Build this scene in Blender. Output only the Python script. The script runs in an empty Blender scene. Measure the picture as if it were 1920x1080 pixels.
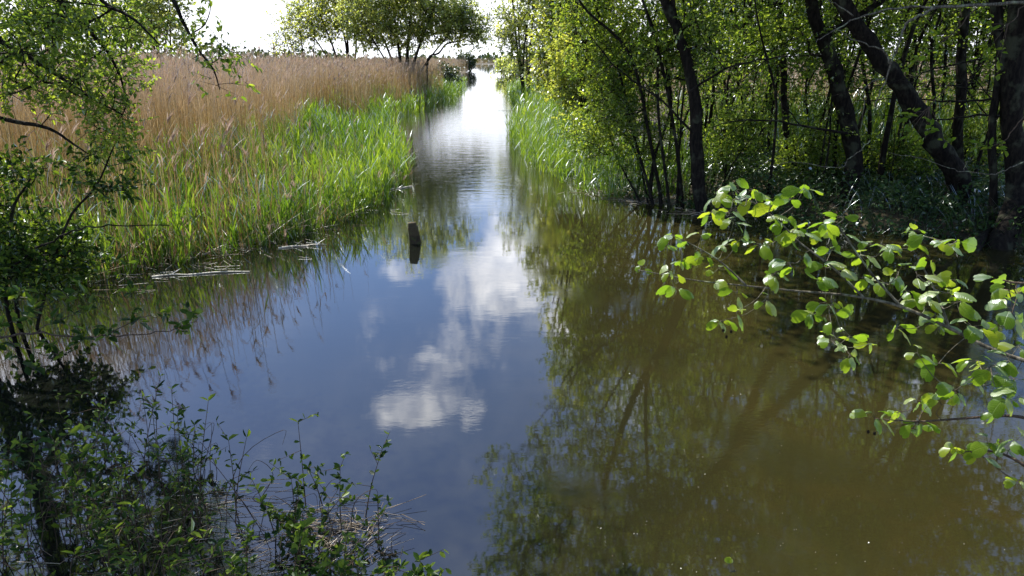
import bpy, math, random
import numpy as np
PI = math.pi
sc = bpy.context.scene
COL = sc.collection
R = math.radians

# ------------------------------------------------------------------ camera
H = 2.5
PITCH = R(18.6)
FPX = 1280.0
cam_d = bpy.data.cameras.new('camera')
cam_d.lens = 24.0; cam_d.sensor_width = 36.0; cam_d.sensor_fit = 'HORIZONTAL'
cam_d.clip_end = 6000; cam_d.clip_start = 0.05
cam = bpy.data.objects.new('camera', cam_d); COL.objects.link(cam)
cam.location = (0, 0, H); cam.rotation_euler = (PI/2 - PITCH, 0, 0)
sc.camera = cam
CP, SP = math.cos(PITCH), math.sin(PITCH)
def ray(px, py):
    a = (px-960)/FPX; b = (540-py)/FPX
    return np.array([a, CP + SP*b, -SP + CP*b])
def P(px, py, Y):                      # the point seen at a photo position, Y metres ahead
    d = ray(px, py); return np.array([0, 0, H]) + d*(Y/d[1])
def G(px, py, z=0.0):                  # the point of the ground plane seen there
    d = ray(px, py); return np.array([0, 0, H]) + d*((z-H)/d[2])
def SKYDIR(px, py):                    # the sky direction mirrored by the water there
    d = ray(px, py); d = d/np.linalg.norm(d); return np.array([d[0], d[1], -d[2]])

# ------------------------------------------------------------------ light
SUN_AZ, SUN_EL = R(-37), R(51)         # ahead and to the left
sun_d = bpy.data.lights.new('sun', 'SUN'); sun_d.energy = 5.0; sun_d.angle = R(0.5); sun_d.color = (1.0, 0.95, 0.86)
sun = bpy.data.objects.new('sun', sun_d); COL.objects.link(sun)
from mathutils import Vector
sdir = Vector((math.sin(SUN_AZ)*math.cos(SUN_EL), math.cos(SUN_AZ)*math.cos(SUN_EL), math.sin(SUN_EL)))
sun.rotation_euler = sdir.to_track_quat('Z', 'Y').to_euler()
sun.location = (-20, 20, 30)
sc.view_settings.view_transform = 'Standard'; sc.view_settings.look = 'None'
sc.view_settings.exposure = 0.95; sc.view_settings.gamma = 1.0
sc.cycles.max_bounces = 8; sc.cycles.transparent_max_bounces = 8
sc.cycles.diffuse_bounces = 3; sc.cycles.glossy_bounces = 4; sc.cycles.transmission_bounces = 4

world = bpy.data.worlds.new('World'); sc.world = world; world.use_nodes = True
wt = world.node_tree; wn, wl = wt.nodes, wt.links; wn.clear()
class NT:
    """tiny node helper"""
    def __init__(s, tree): s.t = tree; s.n = tree.nodes; s.l = tree.links
    def node(s, typ, **kw):
        n = s.n.new(typ)
        for k, v in kw.items():
            if k.startswith('i_'):
                key = k[2:]; key = int(key) if key.isdigit() else key.replace('_', ' ')
                s.put(n.inputs[key], v)
            else: setattr(n, k, v)
        return n
    def put(s, inp, v):
        if hasattr(v, 'is_output'): s.l.new(v, inp)
        elif hasattr(v, 'outputs'): s.l.new(v.outputs[0], inp)
        else: inp.default_value = v
    def math(s, op, a, b=None, c=None, clamp=False):
        n = s.n.new('ShaderNodeMath'); n.operation = op; n.use_clamp = clamp
        s.put(n.inputs[0], a)
        if b is not None: s.put(n.inputs[1], b)
        if c is not None: s.put(n.inputs[2], c)
        return n.outputs[0]
    def vmath(s, op, a, b=None):
        n = s.n.new('ShaderNodeVectorMath'); n.operation = op
        s.put(n.inputs[0], a)
        if b is not None: s.put(n.inputs[1], b)
        return n.outputs['Value'] if op in ('LENGTH', 'DOT_PRODUCT', 'DISTANCE') else n.outputs[0]
    def mapr(s, v, a, b, c=0.0, d=1.0, smooth=True):
        n = s.n.new('ShaderNodeMapRange'); n.interpolation_type = 'SMOOTHSTEP' if smooth else 'LINEAR'
        s.put(n.inputs[0], v)
        for k, x in zip((1, 2, 3, 4), (a, b, c, d)): s.put(n.inputs[k], x)
        return n.outputs[0]
    def noise(s, vec, scale, detail=4, rough=0.55, dist=0.0, color=False):
        n = s.n.new('ShaderNodeTexNoise'); s.put(n.inputs['Vector'], vec)
        n.inputs['Scale'].default_value = scale; n.inputs['Detail'].default_value = detail
        n.inputs['Roughness'].default_value = rough; n.inputs['Distortion'].default_value = dist
        return n.outputs[1] if color else n.outputs[0]
    def mix(s, f, a, b):
        n = s.n.new('ShaderNodeMix'); n.data_type = 'RGBA'
        s.put(n.inputs[0], f); s.put(n.inputs[6], a); s.put(n.inputs[7], b)
        return n.outputs[2]
W = NT(wt)
tc = W.node('ShaderNodeTexCoord')
dirv = tc.outputs['Generated']
sky = W.node('ShaderNodeTexSky', sky_type='NISHITA', sun_disc=False, sun_elevation=SUN_EL, sun_rotation=SUN_AZ,
             altitude=0.0, air_density=1.0, dust_density=0.6, ozone_density=3.0)
warp = W.noise(dirv, 5.0, 6, 0.62, 0, True)
wv = W.vmath('SUBTRACT', warp, (0.5, 0.5, 0.5))
wsc = W.n.new('ShaderNodeVectorMath'); wsc.operation = 'SCALE'; W.l.new(wv, wsc.inputs[0]); wsc.inputs['Scale'].default_value = 0.09
wd = W.vmath('ADD', dirv, wsc.outputs[0])
sep = W.n.new('ShaderNodeSeparateXYZ'); W.l.new(wd, sep.inputs[0])
# clouds of this sky, each a soft patch in its own direction (centre x, y in the mirrored view; half sizes; strength)
CL = [(915, 520, 85, 55, 1.0), (1000, 475, 110, 75, 1.0), (1075, 590, 70, 70, .9), (960, 560, 100, 32, .9), (1130, 660, 70, 55, .7),
      (850, 650, 35, 60, .75), (825, 705, 60, 45, .8), (760, 765, 80, 38, .85), (885, 755, 26, 26, .7), (968, 680, 18, 28, .55),
      (765, 510, 60, 20, .75), (690, 640, 60, 22, .35), (70, 700, 190, 80, 1.0), (1190, 740, 60, 60, .8), (1330, 500, 90, 60, .7),
      (735, 850, 26, 28, .3), (800, 640, 50, 20, .4), (1650, 700, 160, 90, .6), (700, 700, 60, 40, .35), (900, 620, 50, 60, .6), (860, 720, 40, 50, .7), (1040, 430, 90, 45, .9), (1090, 520, 80, 60, .95), (1110, 600, 60, 60, .9), (730, 600, 90, 30, .3)]
acc = None
for (cx, cy, rx, ry, s) in CL:
    c = SKYDIR(cx, cy); c1 = SKYDIR(cx+rx, cy); c2 = SKYDIR(cx, cy+ry)
    ax = abs(c1[0]-c[0]); az = abs(c2[2]-c[2])
    u = W.math('DIVIDE', W.math('SUBTRACT', sep.outputs[0], float(c[0])), float(ax))
    v = W.math('DIVIDE', W.math('SUBTRACT', sep.outputs[2], float(c[2])), float(az))
    q = W.math('ADD', W.math('MULTIPLY', u, u), W.math('MULTIPLY', v, v))
    b = W.math('MULTIPLY', W.mapr(q, 0.0, 2.9, 1.0, 0.0), float(s))
    acc = b if acc is None else W.math('MAXIMUM', acc, b)
fwd = W.math('GREATER_THAN', sep.outputs[1], 0.0)
acc = W.math('MULTIPLY', acc, fwd)
det = W.noise(dirv, 11.0, 10, 0.66, 0.25)
patch = W.mapr(W.math('ADD', acc, W.math('MULTIPLY', W.math('SUBTRACT', det, 0.5), 2.9)), 0.34, 1.45)
# ordinary broken cloud over the rest of the sky, behind the camera
gen = W.mapr(W.noise(wd, 2.4, 8, 0.6), 0.50, 0.68)
gen = W.math('MULTIPLY', gen, W.mapr(sep.outputs[1], 0.15, -0.25, 0.0, .25))
sd = W.n.new('ShaderNodeSeparateXYZ'); W.l.new(dirv, sd.inputs[0])
# bright cloud bank low on the horizon
low = W.math('MULTIPLY', W.mapr(sep.outputs[1], -.5, .1, .35, 1.0), W.mapr(W.math('ADD', sd.outputs[2], W.math('MULTIPLY', W.math('SUBTRACT', det, 0.5), 0.10)), 0.27, 0.07))
lowpatch = W.math('MULTIPLY', low, 1.0)
veil = W.math('MULTIPLY', W.mapr(W.noise(wd, 3.2, 7, .62), .42, .75), W.math('MULTIPLY', fwd, .10))
mask = W.math('MAXIMUM', W.math('MAXIMUM', W.math('MAXIMUM', patch, veil), gen), lowpatch, clamp=True)
skyc = W.n.new('ShaderNodeVectorMath'); skyc.operation = 'MULTIPLY'; W.l.new(sky.outputs[0], skyc.inputs[0]); skyc.inputs[1].default_value = (.90, 1.0, 1.22)
cloudn = W.noise(dirv, 9.0, 6, 0.6)
cc = W.mix(W.mapr(cloudn, 0.3, 0.75), (13.0, 13.3, 14.5, 1), (26.0, 25.8, 25.8, 1))
fin = W.mix(mask, skyc.outputs[0], W.mix(W.mapr(sd.outputs[2], .10, .24), (9.6, 9.9, 10.6, 1), cc))
bg = W.node('ShaderNodeBackground'); W.l.new(fin, bg.inputs[0]); bg.inputs[1].default_value = 0.095
wo = W.node('ShaderNodeOutputWorld'); W.l.new(bg.outputs[0], wo.inputs[0])

# ------------------------------------------------------------------ helpers
def tag(o, label=None, cat=None, group=None, kind=None):
    if label: o['label'] = label
    if cat: o['category'] = cat
    if group: o['group'] = group
    if kind: o['kind'] = kind
    return o
def empty(name, loc, label, cat, group=None):
    o = bpy.data.objects.new(name, None); COL.objects.link(o)
    o.location = tuple(float(v) for v in loc); o.empty_display_size = 0.2
    return tag(o, label, cat, group)
def unit(v):
    v = np.asarray(v, float); n = np.linalg.norm(v, axis=-1, keepdims=True); return v/np.maximum(n, 1e-9)
class Geo:
    def __init__(s): s.V = []; s.F = []; s.A = []; s.U = []; s.n = 0
    def add(s, V, F, A=None, U=None):
        V = np.asarray(V, float).reshape(-1, 3); F = np.asarray(F, int).reshape(-1, 4)
        s.V.append(V); s.F.append(F + s.n); s.n += len(V)
        s.A.append(np.full(len(F), .5) if A is None else np.asarray(A, float).reshape(-1))
        s.U.append(np.zeros((len(V), 2)) if U is None else np.asarray(U, float).reshape(-1, 2))
    def build(s, name, mat, parent=None, smooth=False):
        me = bpy.data.meshes.new(name)
        if s.n:
            V = np.concatenate(s.V); F = np.concatenate(s.F); A = np.concatenate(s.A); U = np.concatenate(s.U)
            if parent is not None: V = V - np.array(parent_origin(parent))
            me.vertices.add(len(V)); me.vertices.foreach_set('co', V.astype(np.float32).ravel())
            me.loops.add(len(F)*4); me.loops.foreach_set('vertex_index', F.astype(np.int32).ravel())
            me.polygons.add(len(F)); me.polygons.foreach_set('loop_start', (np.arange(len(F))*4).astype(np.int32))
            me.polygons.foreach_set('loop_total', np.full(len(F), 4, np.int32))
            a = me.attributes.new('rnd', 'FLOAT', 'FACE'); a.data.foreach_set('value', A.astype(np.float32))
            uv = me.uv_layers.new(name='leaf'); uv.data.foreach_set('uv', U[F.ravel()].astype(np.float32).ravel())
            me.update(calc_edges=True)
            if smooth: me.polygons.foreach_set('use_smooth', np.ones(len(F), bool))
        me.materials.append(mat)
        o = bpy.data.objects.new(name, me); COL.objects.link(o)
        if parent is not None: o.parent = parent
        return o
def parent_origin(p):
    v = np.zeros(3)
    while p is not None: v = v + np.array(p.location); p = p.parent
    return v
def tube(g, pts, rad, sides=6, rnd=.5, wob=0.0, rng=None):
    Pn = np.asarray(pts, float); n = len(Pn); rad = np.asarray(rad, float)
    T = unit(np.gradient(Pn, axis=0))
    m = unit(Pn[-1]-Pn[0]); ref = np.array([1., 0, 0]) if abs(m[0]) < .8 else np.array([0, 1., 0])
    N = unit(np.cross(T, ref)); B = np.cross(T, N)
    a = np.arange(sides)*2*PI/sides
    rr = rad[:, None]*np.ones((1, sides))
    if wob and rng is not None: rr = rr*(1 + wob*(rng.random((n, sides))-.5))
    V = Pn[:, None] + rr[..., None]*(np.cos(a)[None, :, None]*N[:, None] + np.sin(a)[None, :, None]*B[:, None])
    i = np.arange(n-1)[:, None]*sides; j = np.arange(sides)[None]; k = (j+1) % sides
    F = np.stack([i+j, i+k, i+sides+k, i+sides+j], -1)
    g.add(V, F, np.full((n-1)*sides, rnd))
def segs(g, A_, B_, ra, rb, rnd=None):                    # many straight three-sided twigs at once
    A_ = np.asarray(A_, float); B_ = np.asarray(B_, float); n = len(A_)
    if not n: return
    T = unit(B_-A_); ref = np.where(np.abs(T[:, :1]) < .8, np.array([[1., 0, 0]]), np.array([[0, 1., 0]]))
    N = unit(np.cross(T, ref)); Bn = np.cross(T, N)
    a = np.arange(3)*2*PI/3
    off = np.cos(a)[None, :, None]*N[:, None] + np.sin(a)[None, :, None]*Bn[:, None]
    ra = np.broadcast_to(ra, (n,))[:, None, None]; rb = np.broadcast_to(rb, (n,))[:, None, None]
    V = np.concatenate([A_[:, None]+off*ra, B_[:, None]+off*rb], 1)
    F = np.array([[0, 1, 4, 3], [1, 2, 5, 4], [2, 0, 3, 5]])[None] + (np.arange(n)*6)[:, None, None]
    g.add(V, F, None if rnd is None else np.repeat(rnd, 3))
T_FAR = (np.array([[0, 0, 0], [.5, .5, 0], [1, 0, 0], [.5, -.5, 0]], float), np.array([[0, 1, 2, 3]]))
T_MID = (np.array([[0, 0, 0], [.3, .42, .09], [.72, .36, .06], [1, 0, -.06], [.72, -.36, .06], [.3, -.42, .09]], float),
         np.array([[0, 3, 2, 1], [0, 5, 4, 3]]))
def alder_template():
    us = [0, .08, .2, .34, .48, .62, .76, .88, .97]; ws = [.02, .13, .27, .39, .47, .50, .46, .35, .15]
    mid = [(u*(1.0 if u < .9 else .985), 0, -.10*u*u) for u in us]
    V, F = list(mid), []
    n = len(us)
    for s in (1, -1):
        b = len(V)
        for i, (u, w) in enumerate(zip(us, ws)):
            ser = (.022 if i % 2 else -.012)
            V.append((u+.035, s*(w+ser)*.55, .055 - .10*u*u)); V.append((u+.05, s*(w+ser), .085*math.sin(i*1.9) * .35 + .04 - .16*u*u))
        for i in range(n-1):
            q = [i, i+1, b+2*i+2, b+2*i]; q2 = [b+2*i, b+2*i+2, b+2*i+3, b+2*i+1]
            F += [q, q2] if s < 0 else [q[::-1], q2[::-1]]
    return np.array(V, float), np.array(F)
T_ALDER = alder_template()
def leaves(g, C, D, N, L, Wd, tpl=T_MID, rnd=None, rng=None):
    C = np.asarray(C, float); n = len(C)
    if not n: return
    X = unit(D); Z = unit(N - X*np.sum(N*X, -1, keepdims=True)); Y = np.cross(Z, X)
    tv, tf = tpl
    L = np.broadcast_to(L, (n,))[:, None, None]; Wd = np.broadcast_to(Wd, (n,))[:, None, None]
    rc = np.random.default_rng(n+7); c1 = rc.normal(-.12, .22, (n, 1, 1)); c2 = rc.normal(.12, .22, (n, 1, 1)); c3 = rc.normal(0, .16, (n, 1, 1))
    u_, v_ = tv[None, :, 0:1], tv[None, :, 1:2]
    zz = tv[None, :, 2:3] + c1*u_**2 + c2*np.abs(v_) + c3*u_*v_*2 + (.05*np.sin(u_*9+v_*7+c1*60) if len(tv) > 8 else 0)*np.abs(v_)
    V = C[:, None] + L*u_*X[:, None] + Wd*v_*Y[:, None] + L*zz*Z[:, None]
    F = tf[None] + (np.arange(n)*len(tv))[:, None, None]
    U = np.broadcast_to(tv[None, :, :2], (n, len(tv), 2))
    if rnd is None: rnd = (rng or np.random.default_rng(0)).random(n)
    g.add(V, F, np.repeat(rnd, len(tf)), U)
def blades(g, B0, h, az, lean, droop, w, rng, nseg=4, prof='leaf', rnd=None):
    """long narrow leaves or stems: base points, length, heading, lean, droop, width"""
    B0 = np.asarray(B0, float); n = len(B0)
    if not n: return
    h, az, lean, droop, w = [np.broadcast_to(np.asarray(v, float), (n,)) for v in (h, az, lean, droop, w)]
    t = np.linspace(0, 1, nseg+1)[None]
    hx = np.stack([np.cos(az), np.sin(az)], -1)
    out = (lean[:, None]*t + droop[:, None]*t*t)
    up = t*np.sqrt(np.maximum(1-lean[:, None]**2, .05)) - .55*droop[:, None]*t*t*np.abs(lean[:, None]+droop[:, None])
    C = B0[:, None] + np.concatenate([(out*h[:, None])[..., None]*hx[:, None], (up*h[:, None])[..., None]], -1)
    tw = az + PI/2 + rng.normal(0, .7, n)
    S = np.stack([np.cos(tw), np.sin(tw), np.zeros(n)], -1)
    if prof == 'leaf': wp = np.interp(t, [0, .15, .45, .8, 1], [.35, .85, 1, .55, .03])
    else: wp = np.interp(t, [0, 1], [1, .45])
    off = S[:, None]*(w[:, None]*wp*.5)[..., None]
    V = np.stack([C-off, C+off], 2)                       # n, nseg+1, 2, 3
    i = np.arange(nseg)*2
    F = np.stack([i, i+1, i+3, i+2], -1)[None] + (np.arange(n)*2*(nseg+1))[:, None, None]
    if rnd is None: rnd = rng.random(n)
    U = np.stack([np.broadcast_to(t[..., None], (n, nseg+1, 2)), np.broadcast_to(np.array([0., 1.]), (n, nseg+1, 2))], -1)
    g.add(V, F, np.repeat(rnd, nseg), U)
    return C

# ------------------------------------------------------------------ materials
def newmat(name):
    m = bpy.data.materials.new(name); m.use_nodes = True; m.node_tree.nodes.clear()
    return m, NT(m.node_tree)
def leafmat(name, cols, trans=.45, gloss=.05, rough=.38, veins=False, tcol=1.35, clump=0.0, tb=.5):
    m, T = newmat(name)
    at = T.node('ShaderNodeAttribute', attribute_name='rnd')
    ramp = T.node('ShaderNodeValToRGB'); T.l.new(at.outputs['Fac'], ramp.inputs[0])
    e = ramp.color_ramp.elements
    while len(e) < len(cols): e.new(.5)
    for i, c in enumerate(cols):
        e[i].position = i/(len(cols)-1); e[i].color = (*c, 1)
    col = ramp.outputs[0]
    geo = T.node('ShaderNodeNewGeometry')
    if clump:
        nz = T.noise(geo.outputs['Position'], clump, 3)
        hs = T.node('ShaderNodeHueSaturation'); T.l.new(col, hs.inputs['Color'])
        T.put(hs.inputs['Value'], T.mapr(nz, .35, .65, .7, 1.3)); T.put(hs.inputs['Hue'], T.mapr(nz, .35, .65, .515, .488))
        col = hs.outputs[0]
    if name == 'dead_reed':
        sz = T.n.new('ShaderNodeSeparateXYZ'); T.l.new(geo.outputs['Position'], sz.inputs[0])
        col = T.mix(T.math('MULTIPLY', T.mapr(sz.outputs[2], 1.45, 2.2), .55), col, (.50, .37, .25, 1))
    bump = None
    if veins:
        uv = T.node('ShaderNodeUVMap', uv_map='leaf'); s = T.n.new('ShaderNodeSeparateXYZ'); T.l.new(uv.outputs[0], s.inputs[0])
        av = T.math('ABSOLUTE', s.outputs[1])
        k = T.math('SUBTRACT', T.math('MULTIPLY', s.outputs[0], 8.5), T.math('MULTIPLY', av, 5.0))
        fr = T.math('ABSOLUTE', T.math('SUBTRACT', T.math('FRACT', k), .5))
        vein = T.mapr(fr, .0, .16, 1.0, 0.0)
        mid = T.mapr(av, .0, .03, 1.0, 0.0)
        vv = T.math('MAXIMUM', T.math('MULTIPLY', vein, .6), mid)
        col = T.mix(T.math('MULTIPLY', vv, .45), col, (.22, .32, .07, 1))
        bump = T.node('ShaderNodeBump'); T.put(bump.inputs['Height'], vv); bump.inputs['Strength'].default_value = .6
        bump.inputs['Distance'].default_value = .003
    d = T.node('ShaderNodeBsdfDiffuse'); T.l.new(col, d.inputs[0])
    t = T.node('ShaderNodeBsdfTranslucent')
    tc_ = T.n.new('ShaderNodeVectorMath'); tc_.operation = 'MULTIPLY'; T.l.new(col, tc_.inputs[0]); tc_.inputs[1].default_value = (tcol*(1.12 if tb < .8 else 1), tcol*(1.1 if tb < .8 else 1), tcol*tb)
    T.l.new(tc_.outputs[0], t.inputs[0])
    mx = T.node('ShaderNodeMixShader'); mx.inputs[0].default_value = trans
    T.l.new(d.outputs[0], mx.inputs[1]); T.l.new(t.outputs[0], mx.inputs[2])
    gl = T.node('ShaderNodeBsdfGlossy'); gl.inputs['Roughness'].default_value = rough+.1; gl.inputs[0].default_value = (.9, .95, 1, 1)
    fz = T.node('ShaderNodeFresnel'); fz.inputs[0].default_value = 1.45
    m2 = T.node('ShaderNodeMixShader'); T.put(m2.inputs[0], T.math('MULTIPLY', fz.outputs[0], gloss*7))
    T.l.new(mx.outputs[0], m2.inputs[1]); T.l.new(gl.outputs[0], m2.inputs[2])
    if bump:
        for x in (d, t, gl): T.l.new(bump.outputs[0], x.inputs['Normal'])
    o = T.node('ShaderNodeOutputMaterial'); T.l.new(m2.outputs[0], o.inputs[0])
    return m
def barkmat(name, c1, c2, lichen=0.0, scale=9):
    m, T = newmat(name)
    tcn = T.node('ShaderNodeTexCoord'); v = tcn.outputs['Object']
    mp = T.node('ShaderNodeMapping'); T.l.new(v, mp.inputs[0]); mp.inputs['Scale'].default_value = (1, 1, .3)
    n1 = T.noise(mp.outputs[0], scale*3, 6, .65); n2 = T.noise(v, scale*.5, 4)
    col = T.mix(T.mapr(n1, .35, .68), (*c1, 1), (*c2, 1))
    if lichen: col = T.mix(T.math('MULTIPLY', T.mapr(n2, .52, .66), lichen), col, (.30, .34, .20, 1))
    b = T.node('ShaderNodeBump'); T.put(b.inputs['Height'], n1); b.inputs['Strength'].default_value = .8; b.inputs['Distance'].default_value = .02
    p = T.node('ShaderNodeBsdfPrincipled'); T.l.new(col, p.inputs['Base Color']); p.inputs['Roughness'].default_value = .85
    p.inputs['Specular IOR Level'].default_value = .12
    T.l.new(b.outputs[0], p.inputs['Normal'])
    o = T.node('ShaderNodeOutputMaterial'); T.l.new(p.outputs[0], o.inputs[0]); return m

M = {}
M['willow'] = leafmat('willow_leaf', [(.09, .15, .02), (.16, .23, .032), (.26, .32, .055)], .55, .03, clump=1.2, tcol=1.7)
M['willow_yellow'] = leafmat('willow_leaf_yellow', [(.17, .22, .05), (.27, .31, .07), (.37, .39, .11)], .58, .03, clump=1.0, tcol=1.6)
M['wood_leaf'] = leafmat('wood_leaf', [(.07, .13, .02), (.15, .225, .032), (.27, .34, .06)], .55, .03, clump=1.5, tcol=1.7)
M['far_leaf'] = leafmat('far_leaf', [(.19, .235, .065), (.27, .31, .085), (.36, .38, .13)], .6, .02, clump=.6, tcol=1.8, tb=.7)
M['far_dark'] = leafmat('far_dark_leaf', [(.03, .05, .018), (.05, .075, .024), (.075, .10, .03)], .3, .02)
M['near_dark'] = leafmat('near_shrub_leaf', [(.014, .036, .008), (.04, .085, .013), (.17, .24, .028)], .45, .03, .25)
M['alder'] = leafmat('alder_leaf', [(.08, .15, .015), (.13, .215, .02), (.22, .27, .028)], .55, .016, .33, veins=True, tcol=1.9)
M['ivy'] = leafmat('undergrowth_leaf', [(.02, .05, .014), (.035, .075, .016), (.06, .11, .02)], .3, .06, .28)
M['reed_green'] = leafmat('green_reed', [(.09, .17, .018), (.14, .235, .024), (.23, .31, .05)], .42, .045, .4, clump=.5)
M['reed_dead'] = leafmat('dead_reed', [(.21, .13, .04), (.35, .235, .085), (.50, .385, .20)], .3, .03, .5, tb=1., tcol=1.0, clump=.35)
M['plume'] = leafmat('reed_plume', [(.26, .17, .12), (.38, .27, .20), (.48, .37, .29)], .35, .01, .6, tb=1., tcol=1.0)
M['litter'] = leafmat('reed_litter', [(.16, .10, .05), (.30, .22, .13), (.60, .54, .42)], .1, .06, .35, tb=1., tcol=1.0)
M['bark'] = barkmat('dark_bark', (.006, .005, .004), (.024, .019, .014), .12)
M['bark_lichen'] = barkmat('lichened_bark', (.05, .042, .03), (.22, .20, .15), .7, 16)
M['twig'] = barkmat('twig_bark', (.06, .04, .028), (.13, .10, .07), 0, 20)
M['cone'] = barkmat('cone_bark', (.012, .008, .006), (.04, .028, .02), 0, 40)

def water_mat():
    m, T = newmat('canal_water')
    geo = T.node('ShaderNodeNewGeometry'); pos = geo.outputs['Position']
    sp = T.n.new('ShaderNodeSeparateXYZ'); T.l.new(pos, sp.inputs[0])
    # silty brown in patches; tree shade over the left painted into the base colour
    shade_noise = T.noise(pos, .45, 5, .55, .6)
    side = T.mapr(T.math('ADD', sp.outputs[0], T.math('MULTIPLY', shade_noise, 2.6)), .4, 3.4)
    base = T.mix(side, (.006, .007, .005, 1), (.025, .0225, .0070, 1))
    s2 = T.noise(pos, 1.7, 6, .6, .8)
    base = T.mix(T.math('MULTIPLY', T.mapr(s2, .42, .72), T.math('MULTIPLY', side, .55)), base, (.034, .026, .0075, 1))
    p = T.node('ShaderNodeBsdfPrincipled'); T.l.new(base, p.inputs['Base Color'])
    p.inputs['Roughness'].default_value = .03; p.inputs['IOR'].default_value = 1.9
    p.inputs['Specular IOR Level'].default_value = .5
    # ripples: fine wind texture in patches, long low ones farther off
    mp = T.node('ShaderNodeMapping'); T.l.new(pos, mp.inputs[0]); mp.inputs['Scale'].default_value = (.32, 1.0, 1)
    r1 = T.noise(mp.outputs[0], 5.5, 4, .55, .3)
    mp2 = T.node('ShaderNodeMapping'); T.l.new(pos, mp2.inputs[0]); mp2.inputs['Scale'].default_value = (.5, 1.0, 1)
    r2 = T.noise(mp2.outputs[0], 22.0, 4, .6, .5)
    pm = T.mapr(T.noise(pos, .8, 3), .50, .66)
    band = T.math('MULTIPLY', T.mapr(sp.outputs[1], 10, 16), T.mapr(sp.outputs[1], 60, 25))
    hgt = T.math('ADD', T.math('MULTIPLY', r1, T.math('ADD', .045, T.math('MULTIPLY', band, .5))),
                 T.math('MULTIPLY', r2, T.math('MULTIPLY', pm, .06)))
    b = T.node('ShaderNodeBump'); T.put(b.inputs['Height'], hgt); b.inputs['Strength'].default_value = 1.0; b.inputs['Distance'].default_value = .012
    T.l.new(b.outputs[0], p.inputs['Normal'])
    o = T.node('ShaderNodeOutputMaterial'); T.l.new(p.outputs[0], o.inputs[0]); return m
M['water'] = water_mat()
def ground_mat():
    m, T = newmat('marsh_soil')
    geo = T.node('ShaderNodeNewGeometry'); pos = geo.outputs['Position']
    n1 = T.noise(pos, 3.0, 8, .65); n2 = T.noise(pos, .3, 4)
    col = T.mix(T.mapr(n1, .3, .7), (.014, .011, .008, 1), (.045, .034, .02, 1))
    col = T.mix(T.mapr(n2, .4, .65), col, T.mix(n1, (.03, .04, .012, 1), (.16, .11, .055, 1)))
    p = T.node('ShaderNodeBsdfPrincipled'); T.l.new(col, p.inputs['Base Color']); p.inputs['Roughness'].default_value = .9
    b = T.node('ShaderNodeBump'); T.put(b.inputs['Height'], n1); b.inputs['Strength'].default_value = .8; b.inputs['Distance'].default_value = .06
    T.l.new(b.outputs[0], p.inputs['Normal'])
    o = T.node('ShaderNodeOutputMaterial'); T.l.new(p.outputs[0], o.inputs[0]); return m
M['ground'] = ground_mat()

# ------------------------------------------------------------------ banks, ground, water
LB = [G(*p) for p in [(906, 119), (893, 135), (870, 165), (855, 183), (808, 203), (735, 225), (725, 280), (735, 330), (680, 380), (590, 420), (450, 462), (300, 492), (150, 522), (0, 560), (-300, 660)]]
RB = [G(*p) for p in [(916, 119), (935, 145), (950, 180), (962, 210), (975, 250), (1010, 300), (1070, 335), (1150, 365), (1230, 385), (1350, 403), (1500, 425), (1700, 452), (1920, 480), (2300, 560)]]
LB.sort(key=lambda p: p[1]); RB.sort(key=lambda p: p[1])
lby, lbx = [p[1] for p in LB], [p[0] for p in LB]; rby, rbx = [p[1] for p in RB], [p[0] for p in RB]
lby = [-40, 1.0] + lby + [900]; lbx = [-9.5, -9.5] + lbx + [lbx[-1]-22]
rby = [-40, 1.0] + rby + [900]; rbx = [12, 12] + rbx + [rbx[-1]-20]
def left_x(y): return np.interp(y, lby, lbx)
def right_x(y): return np.interp(y, rby, rbx)
def ground_z(x, y):
    x = np.asarray(x, float); y = np.asarray(y, float)
    dl = left_x(y)-x; dr = x-right_x(y); d = np.maximum(dl-1.3, dr-.6)       # > 0 on land
    d = d + .18*np.sin(x*2.1+y*1.3) + .12*np.sin(y*3.7-x*1.1)
    d = np.maximum(d, np.where(y > 300, (y-300)*.1, -9))
    s = np.clip((d+.5)/1.6, 0, 1); s = s*s*(3-2*s)
    return -.35 + s*.50 + np.where(d > 0, .05*np.sin(x*1.7)*np.cos(y*1.9) + .03*np.sin(x*4.1+y*3.3), 0)
def sheet(fx, fy, n):
    u = np.linspace(-1, 1, n); k = 6.2
    X = fx(np.sinh(u*k)/np.sinh(k)); Y = fy(np.sinh(u*k)/np.sinh(k)); return np.meshgrid(X, Y)
gx, gy = sheet(lambda s: s*2200, lambda s: 12+s*2200, 300)
gz = ground_z(gx, gy)
n = 300; ii = np.arange(n-1)[:, None]*n+np.arange(n-1)[None]
g = Geo(); g.add(np.stack([gx, gy, gz], -1), np.stack([ii, ii+1, ii+n+1, ii+n], -1))
tag(g.build('ground', M['ground'], smooth=True), 'dark marsh soil of the banks under the reeds and trees', 'ground', kind='structure')
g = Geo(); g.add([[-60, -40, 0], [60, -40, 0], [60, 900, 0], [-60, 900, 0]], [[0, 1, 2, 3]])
tag(g.build('water', M['water']), 'calm canal water mirroring blue sky and clouds, silty brown at the right, shade painted in at the left', 'water', kind='structure')

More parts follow.
